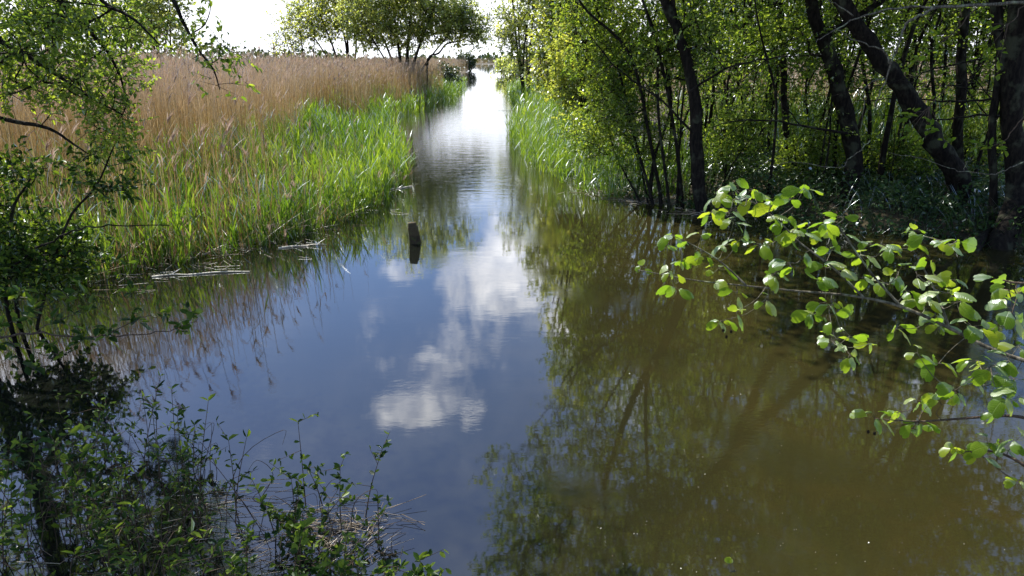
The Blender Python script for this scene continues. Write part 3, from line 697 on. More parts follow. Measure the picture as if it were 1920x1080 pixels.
# low shrubs on the bank
for i, (px, Y, hw, top, lab) in enumerate([(1380, 12.6, 60, 190, 'leafy low shrub on the bank between the first and second large trunks'),
                                   (1520, 12.9, 60, 230, 'leafy low shrub in front of the second large trunk'),
                                   (1690, 12.4, 60, 250, 'leafy low shrub in the shade below the steeply leaning trunk'),
                                   (1840, 12.8, 60, 180, 'leafy shrub catching light behind the trunks at the right')]):
    rgq = np.random.default_rng(90+i)
    tree('willow_shrub', lab, 'shrub', multistem(px, Y, 5, hw*.7, top, rgq, .02), [bl(px, (top+340)/2, hw, (340-top)/2, 170, Y)], 'wood_leaf', seed=91+i, tip=.003, ex=.45,
         twig=dict(m=3, tl=.24, k=6, L=.06, Wf=.6, tpl=T_MID, tr=.002))
for i, (px, Y, lab) in enumerate([(1330, 17.5, 'leafy tree closing the back of the wood behind the leftmost large trunk'), (1450, 19, 'leafy tree closing the back of the wood left of the second large trunk'),
                          (1580, 17.8, 'leafy tree closing the back of the wood right of the second large trunk'), (1710, 19, 'leafy tree closing the back of the wood behind the steeply leaning trunk'),
                          (1840, 17.5, 'leafy tree closing the back of the wood behind the right-hand trunks'), (1960, 18, 'leafy tree closing the back of the wood at the right edge')]):
    rgq = np.random.default_rng(130+i)
    tree('willow_tree', lab, 'tree', multistem(px, Y, 6, 60, -80, rgq, .05), [bl(px, 30, 95, 85, 200, Y), bl(px, -130, 110, 90, 150, Y), bl(px, 150, 80, 60, 36, Y), bl(px, -350, 130, 120, 60, Y)], 'wood_leaf', seed=131+i, tip=.006, ex=.45,
         twig=dict(m=3, tl=.45, k=9, L=.11, Wf=.6, tpl=T_FAR, tr=.004))
# undergrowth of the right bank
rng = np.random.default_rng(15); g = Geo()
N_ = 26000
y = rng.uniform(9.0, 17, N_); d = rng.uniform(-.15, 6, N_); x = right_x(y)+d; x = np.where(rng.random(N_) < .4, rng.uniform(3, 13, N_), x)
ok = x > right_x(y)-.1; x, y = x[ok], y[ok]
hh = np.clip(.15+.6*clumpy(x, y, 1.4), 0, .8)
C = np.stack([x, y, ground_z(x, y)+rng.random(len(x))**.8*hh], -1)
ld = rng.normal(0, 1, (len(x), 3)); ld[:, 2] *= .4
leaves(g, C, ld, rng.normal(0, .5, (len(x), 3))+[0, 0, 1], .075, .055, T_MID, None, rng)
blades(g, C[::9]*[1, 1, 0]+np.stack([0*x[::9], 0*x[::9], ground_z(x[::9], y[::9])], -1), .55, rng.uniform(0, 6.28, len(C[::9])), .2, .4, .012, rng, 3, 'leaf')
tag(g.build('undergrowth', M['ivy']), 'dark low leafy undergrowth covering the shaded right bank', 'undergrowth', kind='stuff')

# bare lichened branches hanging in the wood
def limb(name, label, pts, r0, r1, mat='bark_lichen', subs=(), seed=1, cat='branch', leafy=None, leaf='wood_leaf', tw=None):
    rng = np.random.default_rng(seed); root = empty(name, pts[0], label, cat)
    g = Geo()
    for (pp, a, b) in [(pts, r0, r1)]+list(subs):
        s = smooth_path(pp, 5); s[1:-1] += rng.normal(0, .008, (len(s)-2, 3)); tube(g, s, np.linspace(a, b, len(s)), 6, wob=.2, rng=rng)
    if leafy is not None:
        gl = Geo(); gw = g; t_ = dict(m=2, tl=.10, k=4, L=.06, Wf=.5, tr=.0015, upb=.5)
        t_.update(tw or {}); X = np.array(leafy); twigs(gw, gl, X, unit(rng.normal(0, .5, X.shape)+[0, 0, .6]), rng, **t_)
        gl.build('foliage', M[leaf], root)
    g.build('stem', M[mat], root, True)
    return root
Yb = 8.6
def pp(L_, Y=Yb): return [P(a, b, Y if len(c) == 0 else c[0]) for (a, b, *c) in L_]
limb('dead_branch', 'pale lichened crooked branch slanting down in front of the steeply leaning trunk',
     pp([(2000, -5), (1900, 5), (1770, 12), (1740, 22), (1700, 45), (1686, 80), (1672, 118), (1662, 145), (1648, 175), (1640, 200)]), .022, .006,
     subs=[(pp([(1670, 120), (1655, 95), (1630, 85), (1590, 70), (1565, 50)]), .012, .004), (pp([(1770, 12), (1690, 15), (1620, 30), (1560, 60), (1530, 80)]), .014, .004),
           (pp([(1655, 148), (1625, 160), (1618, 200), (1615, 240)]), .007, .003), (pp([(1600, 30), (1570, 10), (1545, -5)]), .008, .004)], seed=5)
limb('dead_branch', 'thin pale twig lying low and curved below the second large trunk',
     pp([(1632, 262), (1610, 285), (1590, 300), (1578, 315), (1530, 310), (1480, 303), (1445, 312)]), .006, .003, seed=6)
limb('dead_branch', 'pale twig reaching from the right edge towards the foot of the leaning trunk',
     pp([(1960, 300), (1915, 305), (1880, 320), (1860, 328), (1820, 322), (1790, 318), (1730, 298), (1665, 285)]), .009, .003,
     subs=[(pp([(1805, 322), (1815, 305), (1830, 290)]), .005, .002)], seed=7)
limb('dead_branch', 'brown slender branch crossing between the trunks at upper right',
     pp([(1960, 95), (1850, 110), (1750, 130), (1700, 148), (1620, 165), (1560, 180)], 10.6), .016, .005, 'bark',
     subs=[(pp([(1850, 110), (1800, 160), (1740, 150)], 10.6), .009, .004), (pp([(1930, 180), (1820, 165), (1700, 155)], 10.6), .012, .004)], seed=8)
for i, (L_, lab) in enumerate([([(1290, 175), (1360, 130), (1440, 110), (1540, 100)], 'thin dark twig slanting up right from the leftmost large trunk'),
        ([(1300, 250), (1240, 190), (1150, 120), (1080, 30)], 'long dark limb slanting up left from the leftmost large trunk'),
        ([(1590, 250), (1500, 235), (1400, 225), (1330, 240)], 'thin level twig crossing left from the second large trunk'),
        ([(1960, 150), (1860, 185), (1780, 190), (1690, 185), (1600, 190)], 'dark level branch crossing behind the steeply leaning trunk'),
        ([(1960, 230), (1850, 215), (1760, 225), (1640, 215)], 'lower dark level branch crossing between the right-hand trunks')]):
    limb('dead_branch', lab, pp(L_, 11.2), .022, .006, 'bark', [(pp([L_[1], (L_[1][0]-40, L_[1][1]-50), (L_[1][0]-60, L_[1][1]-110)], 11.2), .01, .004), (pp([L_[2], (L_[2][0]-50, L_[2][1]+40)], 11.2), .008, .003)], seed=60+i)
# sunlit leafy sprays in front of the dark wood
for i, (L_, lab) in enumerate([([(1712, 215), (1705, 235), (1745, 235), (1700, 255), (1735, 260), (1780, 265), (1740, 250), (1715, 262)], 'cluster of sunlit yellow-green leaves in front of the steeply leaning trunk'),
                       ([(1760, 75), (1740, 105), (1750, 90), (1725, 110)], 'small sunlit leaf spray above the steeply leaning trunk'),
                       ([(1850, 280), (1840, 272), (1865, 278), (1830, 285)], 'small sunlit leaf spray low between the two right-hand trunks'),
                       ([(1860, 60), (1855, 90), (1870, 140), (1880, 95), (1845, 45), (1865, 120)], 'sunlit leaf spray hanging beside the trunk at the right edge')]):
    pts = pp([(L_[0][0]+70, L_[0][1]-60), (L_[0][0]+30, L_[0][1]-15), L_[0]], 8.2)
    subs = [(pp([(L_[0][0]+30, L_[0][1]-15), (a, b)], 8.2), .004, .0015) for (a, b) in L_[1:]]
    limb('leafy_branch', lab, pts, .007, .003, 'twig', subs, seed=110+i, leafy=pp(L_, 8.2), leaf='alder', tw=dict(L=.09, tl=.09, k=3, Wf=.5))

# ------------------------------------------------------------------ near willow at the upper left
Yn = 6.2
def nb(px, py, rx, ry, n_, Y=Yn, dy=.9): return (P(px, py, Y), (rx*Y/FPX, dy, ry*Y/FPX), n_)
ex = np.array([P(a, b, c) for (a, b, c) in [(345, 40, 5.6), (372, 88, 5.6), (400, 60, 5.6), (430, 95, 5.6), (445, 100, 5.6), (410, 110, 5.6), (385, 45, 5.6), (395, 10, 5.6), (405, 160, 5.6), (450, 155, 5.6),
      (365, 60, 5.6), (415, 85, 5.6), (360, 110, 5.6), (400, 135, 5.6), (380, -20, 5.6), (240, 180, 6), (235, 205, 6), (215, 150, 6), (245, 230, 6), (200, 280, 6), (170, 290, 6.1), (220, 265, 6.1)]])
tree('willow_tree', 'near willow leaning in from the left, leafy branches hanging over the reeds', 'tree',
     [([np.array([-5.9, 6.6, -.2]), np.array([-5.6, 6.6, .9]), np.array([-5.35, 6.6, 1.9]), np.array([-5.3, 6.5, 3.2]), np.array([-5.0, 6.3, 4.6]), np.array([-4.7, 6.0, 6.2])], .17, .06),
      ([np.array([-5.3, 6.5, 3.0]), P(60, -120, 6.2), P(190, 0, 6), P(250, 35, 5.9), P(300, 85, 5.8)], .03, .006),
      ([np.array([-5.3, 6.5, 3.2]), P(150, -260, 6), P(270, -90, 5.7), P(325, 0, 5.6), P(345, 45, 5.6), P(370, 90, 5.6), P(400, 130, 5.6), P(412, 168, 5.6)], .028, .004),
      ([np.array([-5.4, 6.6, 2.2]), P(-60, 205, 6.2), P(30, 228, 6.1), P(90, 240, 6.0), P(135, 268, 6.0), P(165, 288, 6.0)], .03, .006),
      ([np.array([-5.3, 6.5, 2.8]), P(-40, 60, 6.2), P(60, 110, 6.1), P(150, 170, 6.0), P(230, 215, 6)], .035, .006),
      ([np.array([-5.2, 6.5, 3.6]), P(40, -60, 6.4), P(150, 40, 6.4), P(210, 110, 6.3), P(240, 190, 6.3)], .04, .006),
      ([np.array([-5.1, 6.4, 4.2]), np.array([-4.2, 5.6, 5.0]), np.array([-3.0, 4.9, 5.6]), np.array([-2.0, 4.6, 6])], .06, .02)],
     [nb(60, 60, 130, 90, 150), nb(150, 110, 100, 90, 110), nb(60, 160, 90, 60, 50), nb(190, 30, 60, 60, 45, 6), nb(205, 215, 35, 75, 45, 6, .4), nb(-120, 100, 150, 130, 110), nb(100, -160, 220, 110, 200),
      ((-4.6, 6.0, 5.0), (1.6, 1.4, 1.0), 260), ((-3.2, 5.0, 5.6), (1.5, 1.3, .7), 230), ((-4.8, 4.4, 4.6), (1.5, 1.4, .9), 200), ((-3.4, 6.6, 5.6), (1.3, 1.2, .8), 130)], 'willow', seed=80, tip=.0030, ex=.5, w=.3,
     twig=dict(m=3, tl=.19, k=6, L=.047, Wf=.55, tr=.0014, upb=.1), extra=ex)
# low shrubs by the left edge, in shade
tree('willow_shrub', 'dark dense low shrub at the left edge in front of the green reeds', 'shrub',
     [([np.array([-4.9, 6.3, -.15]), P(20, 420, 6.2), P(60, 330, 6.1)], .03, .008), ([np.array([-4.7, 6.2, -.15]), P(120, 430, 6.1), P(180, 350, 6), P(215, 270, 6)], .02, .006),
      ([np.array([-4.9, 6.2, -.15]), P(-20, 380, 6), P(-30, 260, 6)], .03, .01)],
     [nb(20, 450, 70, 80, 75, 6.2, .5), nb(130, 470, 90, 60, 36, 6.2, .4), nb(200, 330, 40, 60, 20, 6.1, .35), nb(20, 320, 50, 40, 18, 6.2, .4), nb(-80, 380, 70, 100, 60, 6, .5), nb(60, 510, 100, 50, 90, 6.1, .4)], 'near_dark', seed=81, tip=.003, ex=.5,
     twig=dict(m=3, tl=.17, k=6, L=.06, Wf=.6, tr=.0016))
limb('arching_branch', 'bare arching twig curving right above the water in front of the left reeds', pp([(-20, 540), (40, 490), (90, 455), (150, 430), (220, 422), (318, 423)], 5.9), .012, .004, 'bark', seed=9)
limb('leafy_branch', 'low leafy branch stretching right over the dark water below the left reeds', pp([(-40, 640), (60, 625), (150, 632), (240, 628), (330, 615), (372, 598)], 4.6), .009, .002, 'twig',
     subs=[(pp([(60, 625), (110, 600), (160, 580)], 4.6), .004, .002), (pp([(200, 630), (250, 600), (300, 590)], 4.6), .004, .002), (pp([(0, 630), (60, 660), (110, 665)], 4.6), .004, .002)],
     seed=120, leafy=pp([(a, b) for a, b in [(20, 560), (60, 600), (110, 600), (160, 580), (90, 640), (150, 632), (200, 625), (250, 600), (300, 590), (330, 615), (360, 600), (30, 660), (110, 665), (70, 690), (10, 610), (250, 560), (40, 540), (130, 560)]], 4.6),
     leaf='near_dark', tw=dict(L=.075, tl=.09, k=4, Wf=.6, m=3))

# ------------------------------------------------------------------ foreground plants, bottom left
def shootplant(px, py, top, lean, label, seed, nstem=4, L=.06, nl=11, spread=.12, name='waterside_plant', group=None):
    rng = np.random.default_rng(seed); b = G(px, py); d_ = np.linalg.norm(b-[0, 0, H])
    hgt = (py-top)*d_/FPX*1.12
    root = empty(name, (b[0], b[1], -.03), label, 'plant', group); gs = Geo(); gl = Geo(); wf = rng.choice([.26, .38, .5, .62])
    for s in range(nstem):
        h_ = hgt*(1 if s == 0 else rng.uniform(.45, .95)); o = np.append(rng.normal(0, spread*.5, 2), -.03); a = rng.uniform(0, 2*PI); le = lean+rng.normal(0, .12)
        pts = np.array([b*[1, 1, 0]+o, b*[1, 1, 0]+o+[le*h_*.35+.05*math.cos(a), .05*math.sin(a), h_*.5], b*[1, 1, 0]+o+[le*h_+.12*math.cos(a), .12*math.sin(a), h_]])
        sp_ = smooth_path(pts, 5); tube(gs, sp_, np.linspace(.004, .0014, len(sp_)), 4)
        m_ = nl; t = rng.uniform(.12, 1, m_); t[:2] = 1
        idx = t*(len(sp_)-1); i0 = np.minimum(idx.astype(int), len(sp_)-2); C = sp_[i0]+(sp_[i0+1]-sp_[i0])*(idx-i0)[:, None]
        az = np.arange(m_)*2.4+rng.random(m_); D = np.stack([np.cos(az), np.sin(az), rng.uniform(.0, .9, m_)], -1)
        D[:2, 2] = 1.2
        LL = L*rng.uniform(.45, 1.15, m_)
        leaves(gl, C, D, np.array([0, 0, 1.])+rng.normal(0, .4, (m_, 3)), LL, LL*wf, T_MID, None, rng)
        # side shoots
        for q in range(3):
            k = rng.integers(4, len(sp_)); e = sp_[k]+unit(rng.normal(0, 1, 3)*[1, 1, .4]+[0, 0, .4])*rng.uniform(.08, .17)
            segs(gs, [sp_[k]], [e], .002, .001); C2 = sp_[k]+(e-sp_[k])*rng.uniform(.3, 1, (5, 1))
            D2 = rng.normal(0, 1, (5, 3)); leaves(gl, C2, D2, np.array([0, 0, 1.])+rng.normal(0, .4, (5, 3)), L*.75, L*.75*wf, T_MID, None, rng)
    for q in range(5):                                    # dead and leafless shoots among the leafy ones
        a = rng.uniform(0, 2*PI); h_ = hgt*rng.uniform(.3, .95); o = b*[1, 1, 0]+np.append(rng.normal(0, spread*.6, 2), -.03); e = o+[rng.normal(0, .45)*h_, rng.normal(0, .3)*h_, h_]
        m1 = (o+e)/2+rng.normal(0, .05, 3); sp_ = smooth_path([o, m1, e, e+rng.normal(0, .05, 3)-[0, 0, .04]], 4); tube(gs, sp_, np.linspace(.003, .001, len(sp_)), 3)
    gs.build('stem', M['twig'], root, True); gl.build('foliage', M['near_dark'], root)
rows = [(290, 940, 745, .05, 'tall leafy shoot left of centre in the bottom-left plants, brightest leaves'), (240, 960, 790, -.1, 'leafy shoot just left of the tallest bright-leaved shoot'),
        (425, 975, 800, .08, 'narrow leafy shoot whose tip leans right over the blue reflection'), (340, 1010, 800, .1, 'dense leafy plant between the tall bright shoot and the narrow shoot'),
        (540, 1010, 840, -.1, 'thin-tipped shoot at the left of the right-hand clump'), (590, 1020, 880, .1, 'leafy plant in the middle of the right-hand clump'),
        (630, 1040, 905, .15, 'bushy plant at the right of the right-hand clump'), (680, 1085, 990, .1, 'straggling small plant at the right tip of the bottom-left plants'),
        (150, 970, 790, .0, 'dark leafy plant in front of the reflected trunk'), (60, 1000, 830, .1, 'dark leafy plant near the left edge'),
        (20, 1075, 880, .0, 'large dark plant in the bottom-left corner'), (130, 1080, 920, .1, 'leafy plant at the bottom right of the corner plant'),
        (230, 1090, 930, .0, 'dark leafy plant at the bottom edge below the tall bright shoot'), (330, 1100, 940, .1, 'broad leafy plant at the bottom edge left of the open gap'),
        (430, 1110, 980, .0, 'low plant at the bottom edge in the gap between the clumps'), (560, 1110, 970, .1, 'low dark plant at the bottom edge under the right-hand clump'),
        (715, 1130, 1040, .1, 'lowest small plant at the bottom edge right of the clump'), (-60, 980, 800, .1, 'dark plant cut by the left edge'),
        (190, 880, 760, .0, 'small leafy shoot at the upper left of the bottom plants'), (370, 900, 790, .0, 'small leafy shoot at the upper right of the dense plant')]
for i, (px, py, top, le, lab) in enumerate(rows): shootplant(px, py, top-(4 if i < 4 else -25), le, lab, 200+i, 6 if i < 17 else 3, .052 if i < 9 else .058, 15, .24)
# floating litter
rng = np.random.default_rng(16); g = Geo()
def lit(g, px, py, n_, sx, sy, rng, L0=.1, L1=.35, w=.006, ang=0.0, sa=.35):
    c = G(px, py); x = c[0]+rng.normal(0, sx, n_); y = c[1]+rng.normal(0, sy, n_); a = ang+rng.normal(0, sa, n_); L = rng.uniform(L0, L1, n_)
    D = np.stack([np.cos(a)*L, np.sin(a)*L, rng.normal(.0, .02, n_)], -1); A_ = np.stack([x, y, rng.uniform(.004, .03, n_)], -1)
    B_ = A_+D; B_[:, 2] = np.maximum(B_[:, 2], .004)
    segs(g, A_, B_, w*.5, w*.35, rng.random(n_))
lit(g, 590, 985, 130, .2, .1, rng, .05, .22, .004); lit(g, 400, 950, 40, .2, .08, rng, .05, .25, .004); lit(g, 650, 1020, 80, .12, .12, rng, .04, .16, .004, .8, .8); lit(g, 450, 1050, 40, .2, .08, rng, .05, .2, .004, .4)
lit(g, 200, 1000, 60, .4, .2, rng, .05, .25, .004, 0, .8)
tag(g.build('reed_litter', M['litter']), 'tangle of broken dead reed stems floating among the bottom-left plants', 'litter', kind='stuff')
g = Geo()
for (px, py, n_) in [(330, 485, 60), (450, 462, 45), (200, 505, 60), (560, 430, 25), (640, 400, 20), (80, 530, 50)]: lit(g, px, py, n_, .5, .22, rng, .08, .35, .006, 0, 1.0)
tag(g.build('reed_litter', M['litter']), 'broken dead reed stems lying along the waterline of the left reed bed', 'litter', kind='stuff')
g = Geo()
for (px, py, n_) in [(1230, 375, 140), (980, 208, 120), (1330, 400, 80), (1160, 365, 60)]: lit(g, px, py, n_, .4, .2, rng, .1, .45, .009, 1.0, 1.2)
tag(g.build('reed_litter', M['litter']), 'dead stems fallen at the waterline of the right bank', 'litter', kind='stuff')
g = Geo(); N_ = 190
c = np.array([G(rng.uniform(1100, 1900), 560+520*rng.random()**.8) for _ in range(N_)]); c[:, 2] = .005
a = rng.uniform(0, 6.28, N_); leaves(g, c, np.stack([np.cos(a), np.sin(a), 0*a], -1), np.tile([0, 0, 1.], (N_, 1)), rng.uniform(.0025, .006, N_), .004, T_FAR, rng.random(N_), rng)
tag(g.build('pollen_specks', M['litter']), 'tiny pale specks of pollen and chaff floating on the brown water', 'specks', kind='stuff')
# single floating stems
for i, (a, b, r, lab) in enumerate([((352, 516), (468, 510), .012, 'long pale floating stem lying level below the left reeds'), ((522, 466), (578, 462), .016, 'bright white floating reed piece in front of the green reeds'),
        ((575, 461), (612, 459), .006, 'thin floating stem touching the right end of the white reed piece'), ((718, 359), (772, 350), .022, 'pale floating stem at the right tip of the green reeds'),
        ((380, 478), (432, 462), .008, 'slanting floating stem above the long pale one'), ((440, 448), (500, 447), .007, 'thin floating stem tucked under the green reed edge'),
        ((285, 520), (352, 516), .012, 'pale broken stem continuing left of the long floating stem')]):
    pa, pb = G(*a), G(*b); root = empty('floating_stem', pa, lab, 'reed stem', 'single stems floating by the left reeds')
    g = Geo(); m_ = (pa+pb)/2+[0, .03, .012]; s = smooth_path([pa+[0, 0, .004], m_, pb+[0, 0, .006]], 5)
    tube(g, s, np.linspace(r, r*.6, len(s)), 6, .95, .3, rng); g.build('stem', M['litter'], root, True)
    g = Geo(); blades(g, np.array([s[5]]), .14, [0.4], .85, .05, .014, rng, 3, 'leaf', np.array([.95])); g.build('leaf', M['litter'], root)

# single reed stalks standing in open water, right and left
def stalk(px, py, h_, le, lab, seed, mat='reed_green', seedhead=False):
    rng = np.random.default_rng(seed); b = G(px, py)*[1, 1, 0]+[0, 0, -.05]; root = empty('reed_stalk', b, lab, 'reed', 'single reed stalks standing in the open water')
    g = Geo(); pts = [b, b+[le*h_*.3, 0, h_*.5], b+[le*h_, rng.normal(0, .03), h_]]; s = smooth_path(pts, 5); tube(g, s, np.linspace(.006, .002, len(s)), 4); g.build('stem', M[mat], root, True)
    g = Geo(); k = 5; idx = rng.integers(3, len(s)-1, k); blades(g, s[idx], rng.uniform(.22, .38, k), rng.choice([0, PI], k)+rng.normal(0, .5, k), rng.uniform(.2, .6, k), rng.uniform(0, .4, k), .018, rng, 4, 'leaf'); g.build('leaf', M[mat], root)
for i, (px, py, h_, le) in enumerate([(965, 305, .7, -.1), (985, 330, .8, .05), (1010, 345, .7, -.12), (1035, 352, .75, .1), (1060, 360, .8, -.05), (1000, 318, .6, .15)]):
    stalk(px, py, h_, le, 'lone green reed stalk standing in open water off the right bank reeds', 300+i)
for i, (px, py, h_, le) in enumerate([(765, 352, .75, .1), (745, 365, .7, -.1), (725, 385, .8, .1), (700, 395, .75, -.05), (672, 405, .8, .12), (775, 335, .6, .15)]):
    stalk(px, py, h_, le, 'lone green reed stalk standing in open water off the tip of the left reeds', 320+i)

def tall_reed(px, py, h_, le, lab, seed):
    rng = np.random.default_rng(seed); b = G(px, py)*[1, 1, 0]+[0, 0, -.05]; root = empty('reed_stalk', b, lab, 'reed', 'tall old reeds with seed heads at the edge of the left reeds')
    g = Geo(); pts = [b, b+[le*h_*.35, 0, h_*.55], b+[le*h_, rng.normal(0, .05), h_]]; s = smooth_path(pts, 6); tube(g, s, np.linspace(.006, .002, len(s)), 4); blades(g, s[[6, 8, 10]], .3, [0, PI, .5], rng.uniform(.2, .5, 3), .2, .012, rng, 4, 'leaf'); g.build('stem', M['reed_dead'], root)
    g = Geo(); k = 9; blades(g, np.repeat(s[-2:-1], k, 0)+rng.normal(0, .006, (k, 3)), rng.uniform(.12, .24, k), rng.normal(0 if le > 0 else PI, .35, k), rng.uniform(.05, .4, k), .35, .011, rng, 3, 'leaf'); g.build('seed_head', M['plume'], root)
for i, (px, py, h_, le) in enumerate([(468, 470, 2.15, .02), (452, 470, 1.75, .02), (378, 482, 2.15, .06), (395, 480, 1.75, .05), (330, 492, 1.95, .1), (262, 502, 2.1, .07), (225, 505, 1.8, .1), (180, 515, 2.1, .1), (300, 495, 1.7, .12),
                                 (130, 520, 2.2, .08), (95, 525, 2.0, .12), (60, 530, 2.2, .1), (205, 512, 1.9, .14), (150, 518, 1.8, .06), (345, 485, 1.7, .07), (280, 500, 1.8, .1), (110, 530, 1.7, .1), (30, 545, 2.1, .12)]):
    tall_reed(px, py, h_, le, 'tall dark old reed with drooping seed head at the edge of the left reeds', 500+i)

# ------------------------------------------------------------------ the post
def post():
    b = G(779, 456); root = empty('wooden_post', (b[0], b[1], -.4), 'short dark weathered wooden post standing alone in the canal', 'post')
    m, T = newmat('wet_post_wood'); tcn = T.node('ShaderNodeTexCoord'); v = tcn.outputs['Object']
    mp = T.node('ShaderNodeMapping'); T.l.new(v, mp.inputs[0]); mp.inputs['Scale'].default_value = (1, 1, .12)
    n1 = T.noise(mp.outputs[0], 60, 6, .6); n2 = T.noise(v, 14, 4)
    col = T.mix(n1, (.014, .010, .007, 1), (.085, .066, .042, 1)); col = T.mix(T.mapr(n2, .5, .7), col, (.07, .08, .028, 1))
    gz = T.node('ShaderNodeNewGeometry'); zz_ = T.n.new('ShaderNodeSeparateXYZ'); T.l.new(gz.outputs['Position'], zz_.inputs[0])
    dry = T.mapr(T.math('ADD', zz_.outputs[2], T.math('MULTIPLY', T.math('SUBTRACT', n2, .5), .06)), .10, .14)   # pale dry wood above a wet tide line
    col = T.mix(T.math('MULTIPLY', dry, .22), col, T.mix(n1, (.07, .055, .025, 1), (.30, .25, .13, 1)))
    p = T.node('ShaderNodeBsdfPrincipled'); T.l.new(col, p.inputs['Base Color']); p.inputs['Roughness'].default_value = .9; p.inputs['Specular IOR Level'].default_value = .15
    bp = T.node('ShaderNodeBump'); T.put(bp.inputs['Height'], n1); bp.inputs['Distance'].default_value = .006; T.l.new(bp.outputs[0], p.inputs['Normal'])
    o = T.node('ShaderNodeOutputMaterial'); T.l.new(p.outputs[0], o.inputs[0])
    rng = np.random.default_rng(3); g = Geo(); ring = 24; zs = np.concatenate([[-.4, -.05, 0], np.linspace(.02, .245, 24)]); V = []
    for i, z in enumerate(zs):
        a = np.arange(ring)*2*PI/ring; ca, sa = np.cos(a), np.sin(a)
        ex_ = 4.5; r = 1/((np.abs(ca)**ex_+np.abs(sa)**ex_)**(1/ex_))
        groove = 1-.13*(i > 5 and i % 3 == 0)*(sa < .2); sx = (.080-.012*max(z, 0)/.25)*groove
        V.append(np.stack([b[0]-.03*max(z, 0)/.25+r*ca*sx+rng.normal(0, .0012, ring), b[1]+r*sa*.06*groove, np.full(ring, z)+(.012*ca if i == len(zs)-1 else 0)], -1))
    V.append(V[-1]*.15+V[-1].mean(0)*.85); V = np.array(V); nn = len(V)
    i_ = np.arange(nn-1)[:, None]*ring; j = np.arange(ring)[None]; k = (j+1) % ring
    g.add(V, np.stack([i_+j, i_+k, i_+ring+k, i_+ring+j], -1)); g.build('shaft', m, root)
    g = Geo(); V = []
    for z, s in [(.235, 1), (.285, .97), (.30, .9), (.300, .1)]:
        V.append(np.stack([b[0]-.035+r*ca*.058*s+rng.normal(0, .001, ring), b[1]+.008+r*sa*.042*s, np.full(ring, z)+.004*ca], -1))
    V = np.array(V); i_ = np.arange(3)[:, None]*ring
    g.add(V, np.stack([i_+j, i_+k, i_+ring+k, i_+ring+j], -1)); g.build('top_block', m, root)
post()

# ------------------------------------------------------------------ near alder bough at the right
Z5 = [(345,60),(400,60),(570,55),(290,90),(340,95),(410,90),(460,115),(520,95),(265,135),(325,135),(340,170),(455,150),(500,165),(140,210),(235,215),(310,245),(355,230),(430,240),(480,230),(560,210),(640,170),(690,150),(640,205),(700,205),(540,190),(170,245),(230,280),(290,320),(170,295),(40,310),(145,335),(145,380),(345,395),(445,420),(470,340),(520,300),(580,265),(615,355),(660,260),(640,310),(700,320),(755,275),(790,240),(760,350),(830,240),(860,260),(930,195),(930,245),(965,215),(1040,240),(1070,230),(880,330),(840,370),(940,340),(1000,340),(1045,355),(905,390),(960,430),(1040,400),(1070,430),(1000,470),(1010,510),(640,430),(665,435),(600,470),(655,470),(660,555),(720,600),(720,540),(790,565),(300,490),(350,460),(870,515),(940,595),(1010,630),(1000,500),(1120,510),(1190,515),(1250,450),(1240,390),(1210,360),(1270,400),(1250,465),(1270,575),(1240,620),(1140,620),(1180,640),(1060,720),(1020,765),(960,755),(1000,740),(1130,690),(1200,690),(1260,680),(1230,740),(1195,790),(1280,740),(800,805),(875,790),(945,820),(955,850),(1170,890),(1210,910),(1260,885),(1070,910),(1150,930),(1265,1015)]
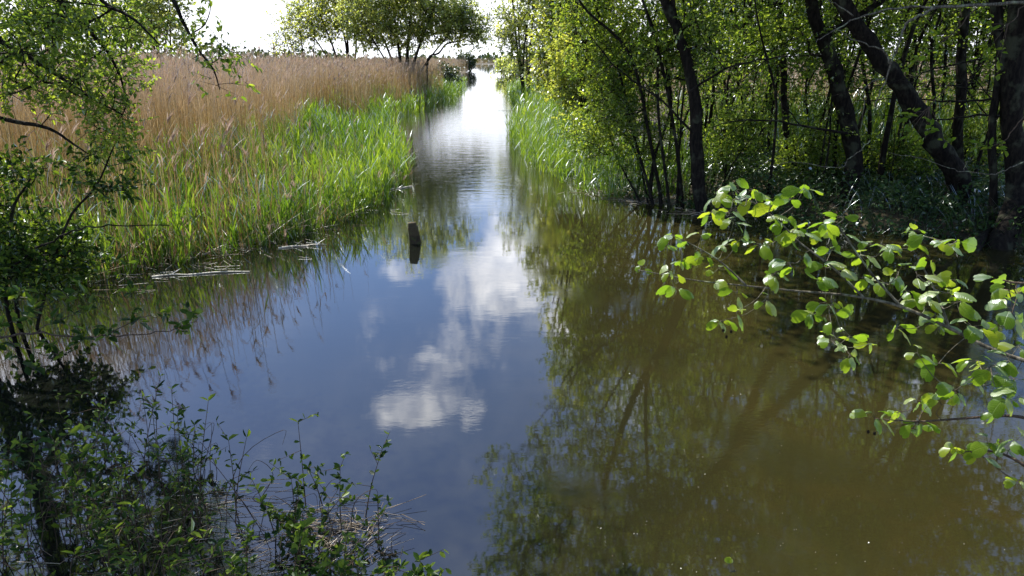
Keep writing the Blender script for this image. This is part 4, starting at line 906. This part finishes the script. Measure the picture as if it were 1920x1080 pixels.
def alder():
    rng = np.random.default_rng(400)
    tp = [(4.3, 2.3, -.3), (4.1, 2.4, .8), (3.95, 2.5, 1.8), (3.9, 2.6, 3.0), (4.0, 2.8, 4.4)]
    root = empty('alder_tree', tp[0], 'near alder just outside the right edge, its leafy boughs reaching over the brown water', 'tree')
    gs = Geo(); sp_ = smooth_path(np.array(tp), 4); tube(gs, sp_, np.linspace(.10, .04, len(sp_)), 8, wob=.2, rng=rng); gs.build('trunk', M['bark'], root, True)
    def depth(px, py): return 3.45-.75*(px-1200)/720 - .35*(py-500)/500
    def A(px, py, dd=0): return P(px, py, depth(px, py)+dd)
    limbs = [([tp[2], A(2080, 740), A(1960, 690), A(1860, 655), A(1780, 615), A(1690, 575), A(1600, 555), A(1500, 546), A(1400, 536), A(1300, 525), A(1196, 506)], .011, .0022),
             ([tp[1], A(2080, 860), A(1960, 800), A(1900, 780), A(1800, 785), A(1720, 790), A(1640, 785)], .012, .0022),
             ([tp[1], A(2060, 960), A(1960, 900), A(1900, 860), A(1850, 845), A(1800, 848)], .012, .002),
             ([tp[2], A(2060, 600), A(1960, 540), A(1900, 530), A(1880, 525)], .012, .003)]
    subs = [([A(1620, 558), A(1560, 500), A(1500, 455), A(1455, 410), A(1400, 372)], .006, .002), ([A(1690, 575), A(1640, 520), A(1600, 465), A(1570, 420)], .006, .002),
            ([A(1780, 615), A(1760, 560), A(1730, 500), A(1700, 450)], .006, .002), ([A(1455, 410), A(1490, 385), A(1508, 352)], .003, .0015),
            ([A(1400, 536), A(1350, 490), A(1300, 460), A(1258, 440)], .005, .002)]
    Cl = np.array([(1180+x*.574, 320+y*.574) for x, y in Z5])
    C3 = np.array([A(px, py, rng.normal(0, .16)) for px, py in Cl])
    paths = [smooth_path(np.array(l[0]), 5) for l in limbs+subs]
    rr = [np.linspace(l[1], l[2], len(p_)) for l, p_ in zip(limbs+subs, paths)]
    owner = np.concatenate([np.full(len(p_), i) for i, p_ in enumerate(paths)])
    rn = np.vstack(paths); rrn = np.concatenate(rr)
    skip = 12
    X, par = attach(rn, C3, .2); nr = len(rn)
    own = {}
    def o_of(j):
        while j >= nr: j = par[j]
        return owner[j]
    own_sub = {0: 0, 1: 1, 2: 2, 3: 3, 4: 0, 5: 0, 6: 0, 7: 0, 8: 0}
    for li in range(4):
        g = Geo()
        for i, p_ in enumerate(paths):
            if own_sub[i] == li: tube(g, p_, rr[i], 6, wob=.15, rng=rng)
        gl = Geo(); gt = g
        for j in range(nr, len(X)):
            if own_sub[o_of(j)] != li: continue
            a, b = X[par[j]], X[j]; mid = (a+b)/2+np.array([0, 0, -.02])+rng.normal(0, .012, 3); s = smooth_path([a, mid, b], 3)
            tube(gt, s, np.linspace(.0024, .0012, len(s)), 4)
            nlf = rng.integers(3, 6); az = rng.uniform(0, 2*PI)
            for q in range(nlf):
                az += 2.3+rng.normal(0, .3); D = np.array([math.cos(az), math.sin(az), rng.uniform(-.5, .55)]); L_ = rng.uniform(.034, .076)
                pet = b+unit(D)*.018+rng.normal(0, .008, 3); segs(gt, [b], [pet], .001, .0008)
                N_l = np.array([0, -.35, .9])+rng.normal(0, .6, 3)
                leaves(gl, [pet], D[None], N_l[None], L_, L_*rng.uniform(.68, .9), T_ALDER, np.array([rng.random()]))
        lb = g.build('limb', M['bark_lichen'] if li == 0 else M['twig'], root, True)
        gl.build('foliage', M['alder'], lb, True)
        if li < 2:
            gc = Geo()
            for (px, py) in ([(1356, 620), (1362, 632), (1371, 622)] if li == 0 else [(1628, 810), (1640, 813)]):
                c = A(px, py); k = 8; t = np.linspace(0, 1, k); r_ = .0065*np.sin(np.clip(t, .04, .96)*PI)**.6
                tube(gc, c+np.stack([0*t, .002*t, (t-.5)*.018], -1), r_*(1+.12*(np.arange(k) % 2)), 8)
                near = X[nr:][np.argmin(np.linalg.norm(X[nr:]-c, axis=1))]; segs(gc, [c+[0, 0, .008]], [near], .0008, .0011)
            gc.build('cone', M['cone'], lb)
alder()
# single round leaf of a water plant at the bottom edge
b = G(1366, 1066); root = empty('water_leaf', b, 'small round bright green leaf poking out of the brown water at the bottom edge', 'water plant')
g = Geo(); leaves(g, [b+[-.012, 0, .035], b+[0, 0, .03]], np.array([[.6, .2, .5], [-.4, .3, .8]]), np.array([[0, -.8, 1.], [0, -.6, 1.]]), .034, .034, T_ALDER, np.array([.9, .7])); g.build('leaf', M['alder'], root, True)
g = Geo(); segs(g, [b-[0, 0, .05]], [b+[0, 0, .034]], .0015, .001); g.build('stem', M['twig'], root)
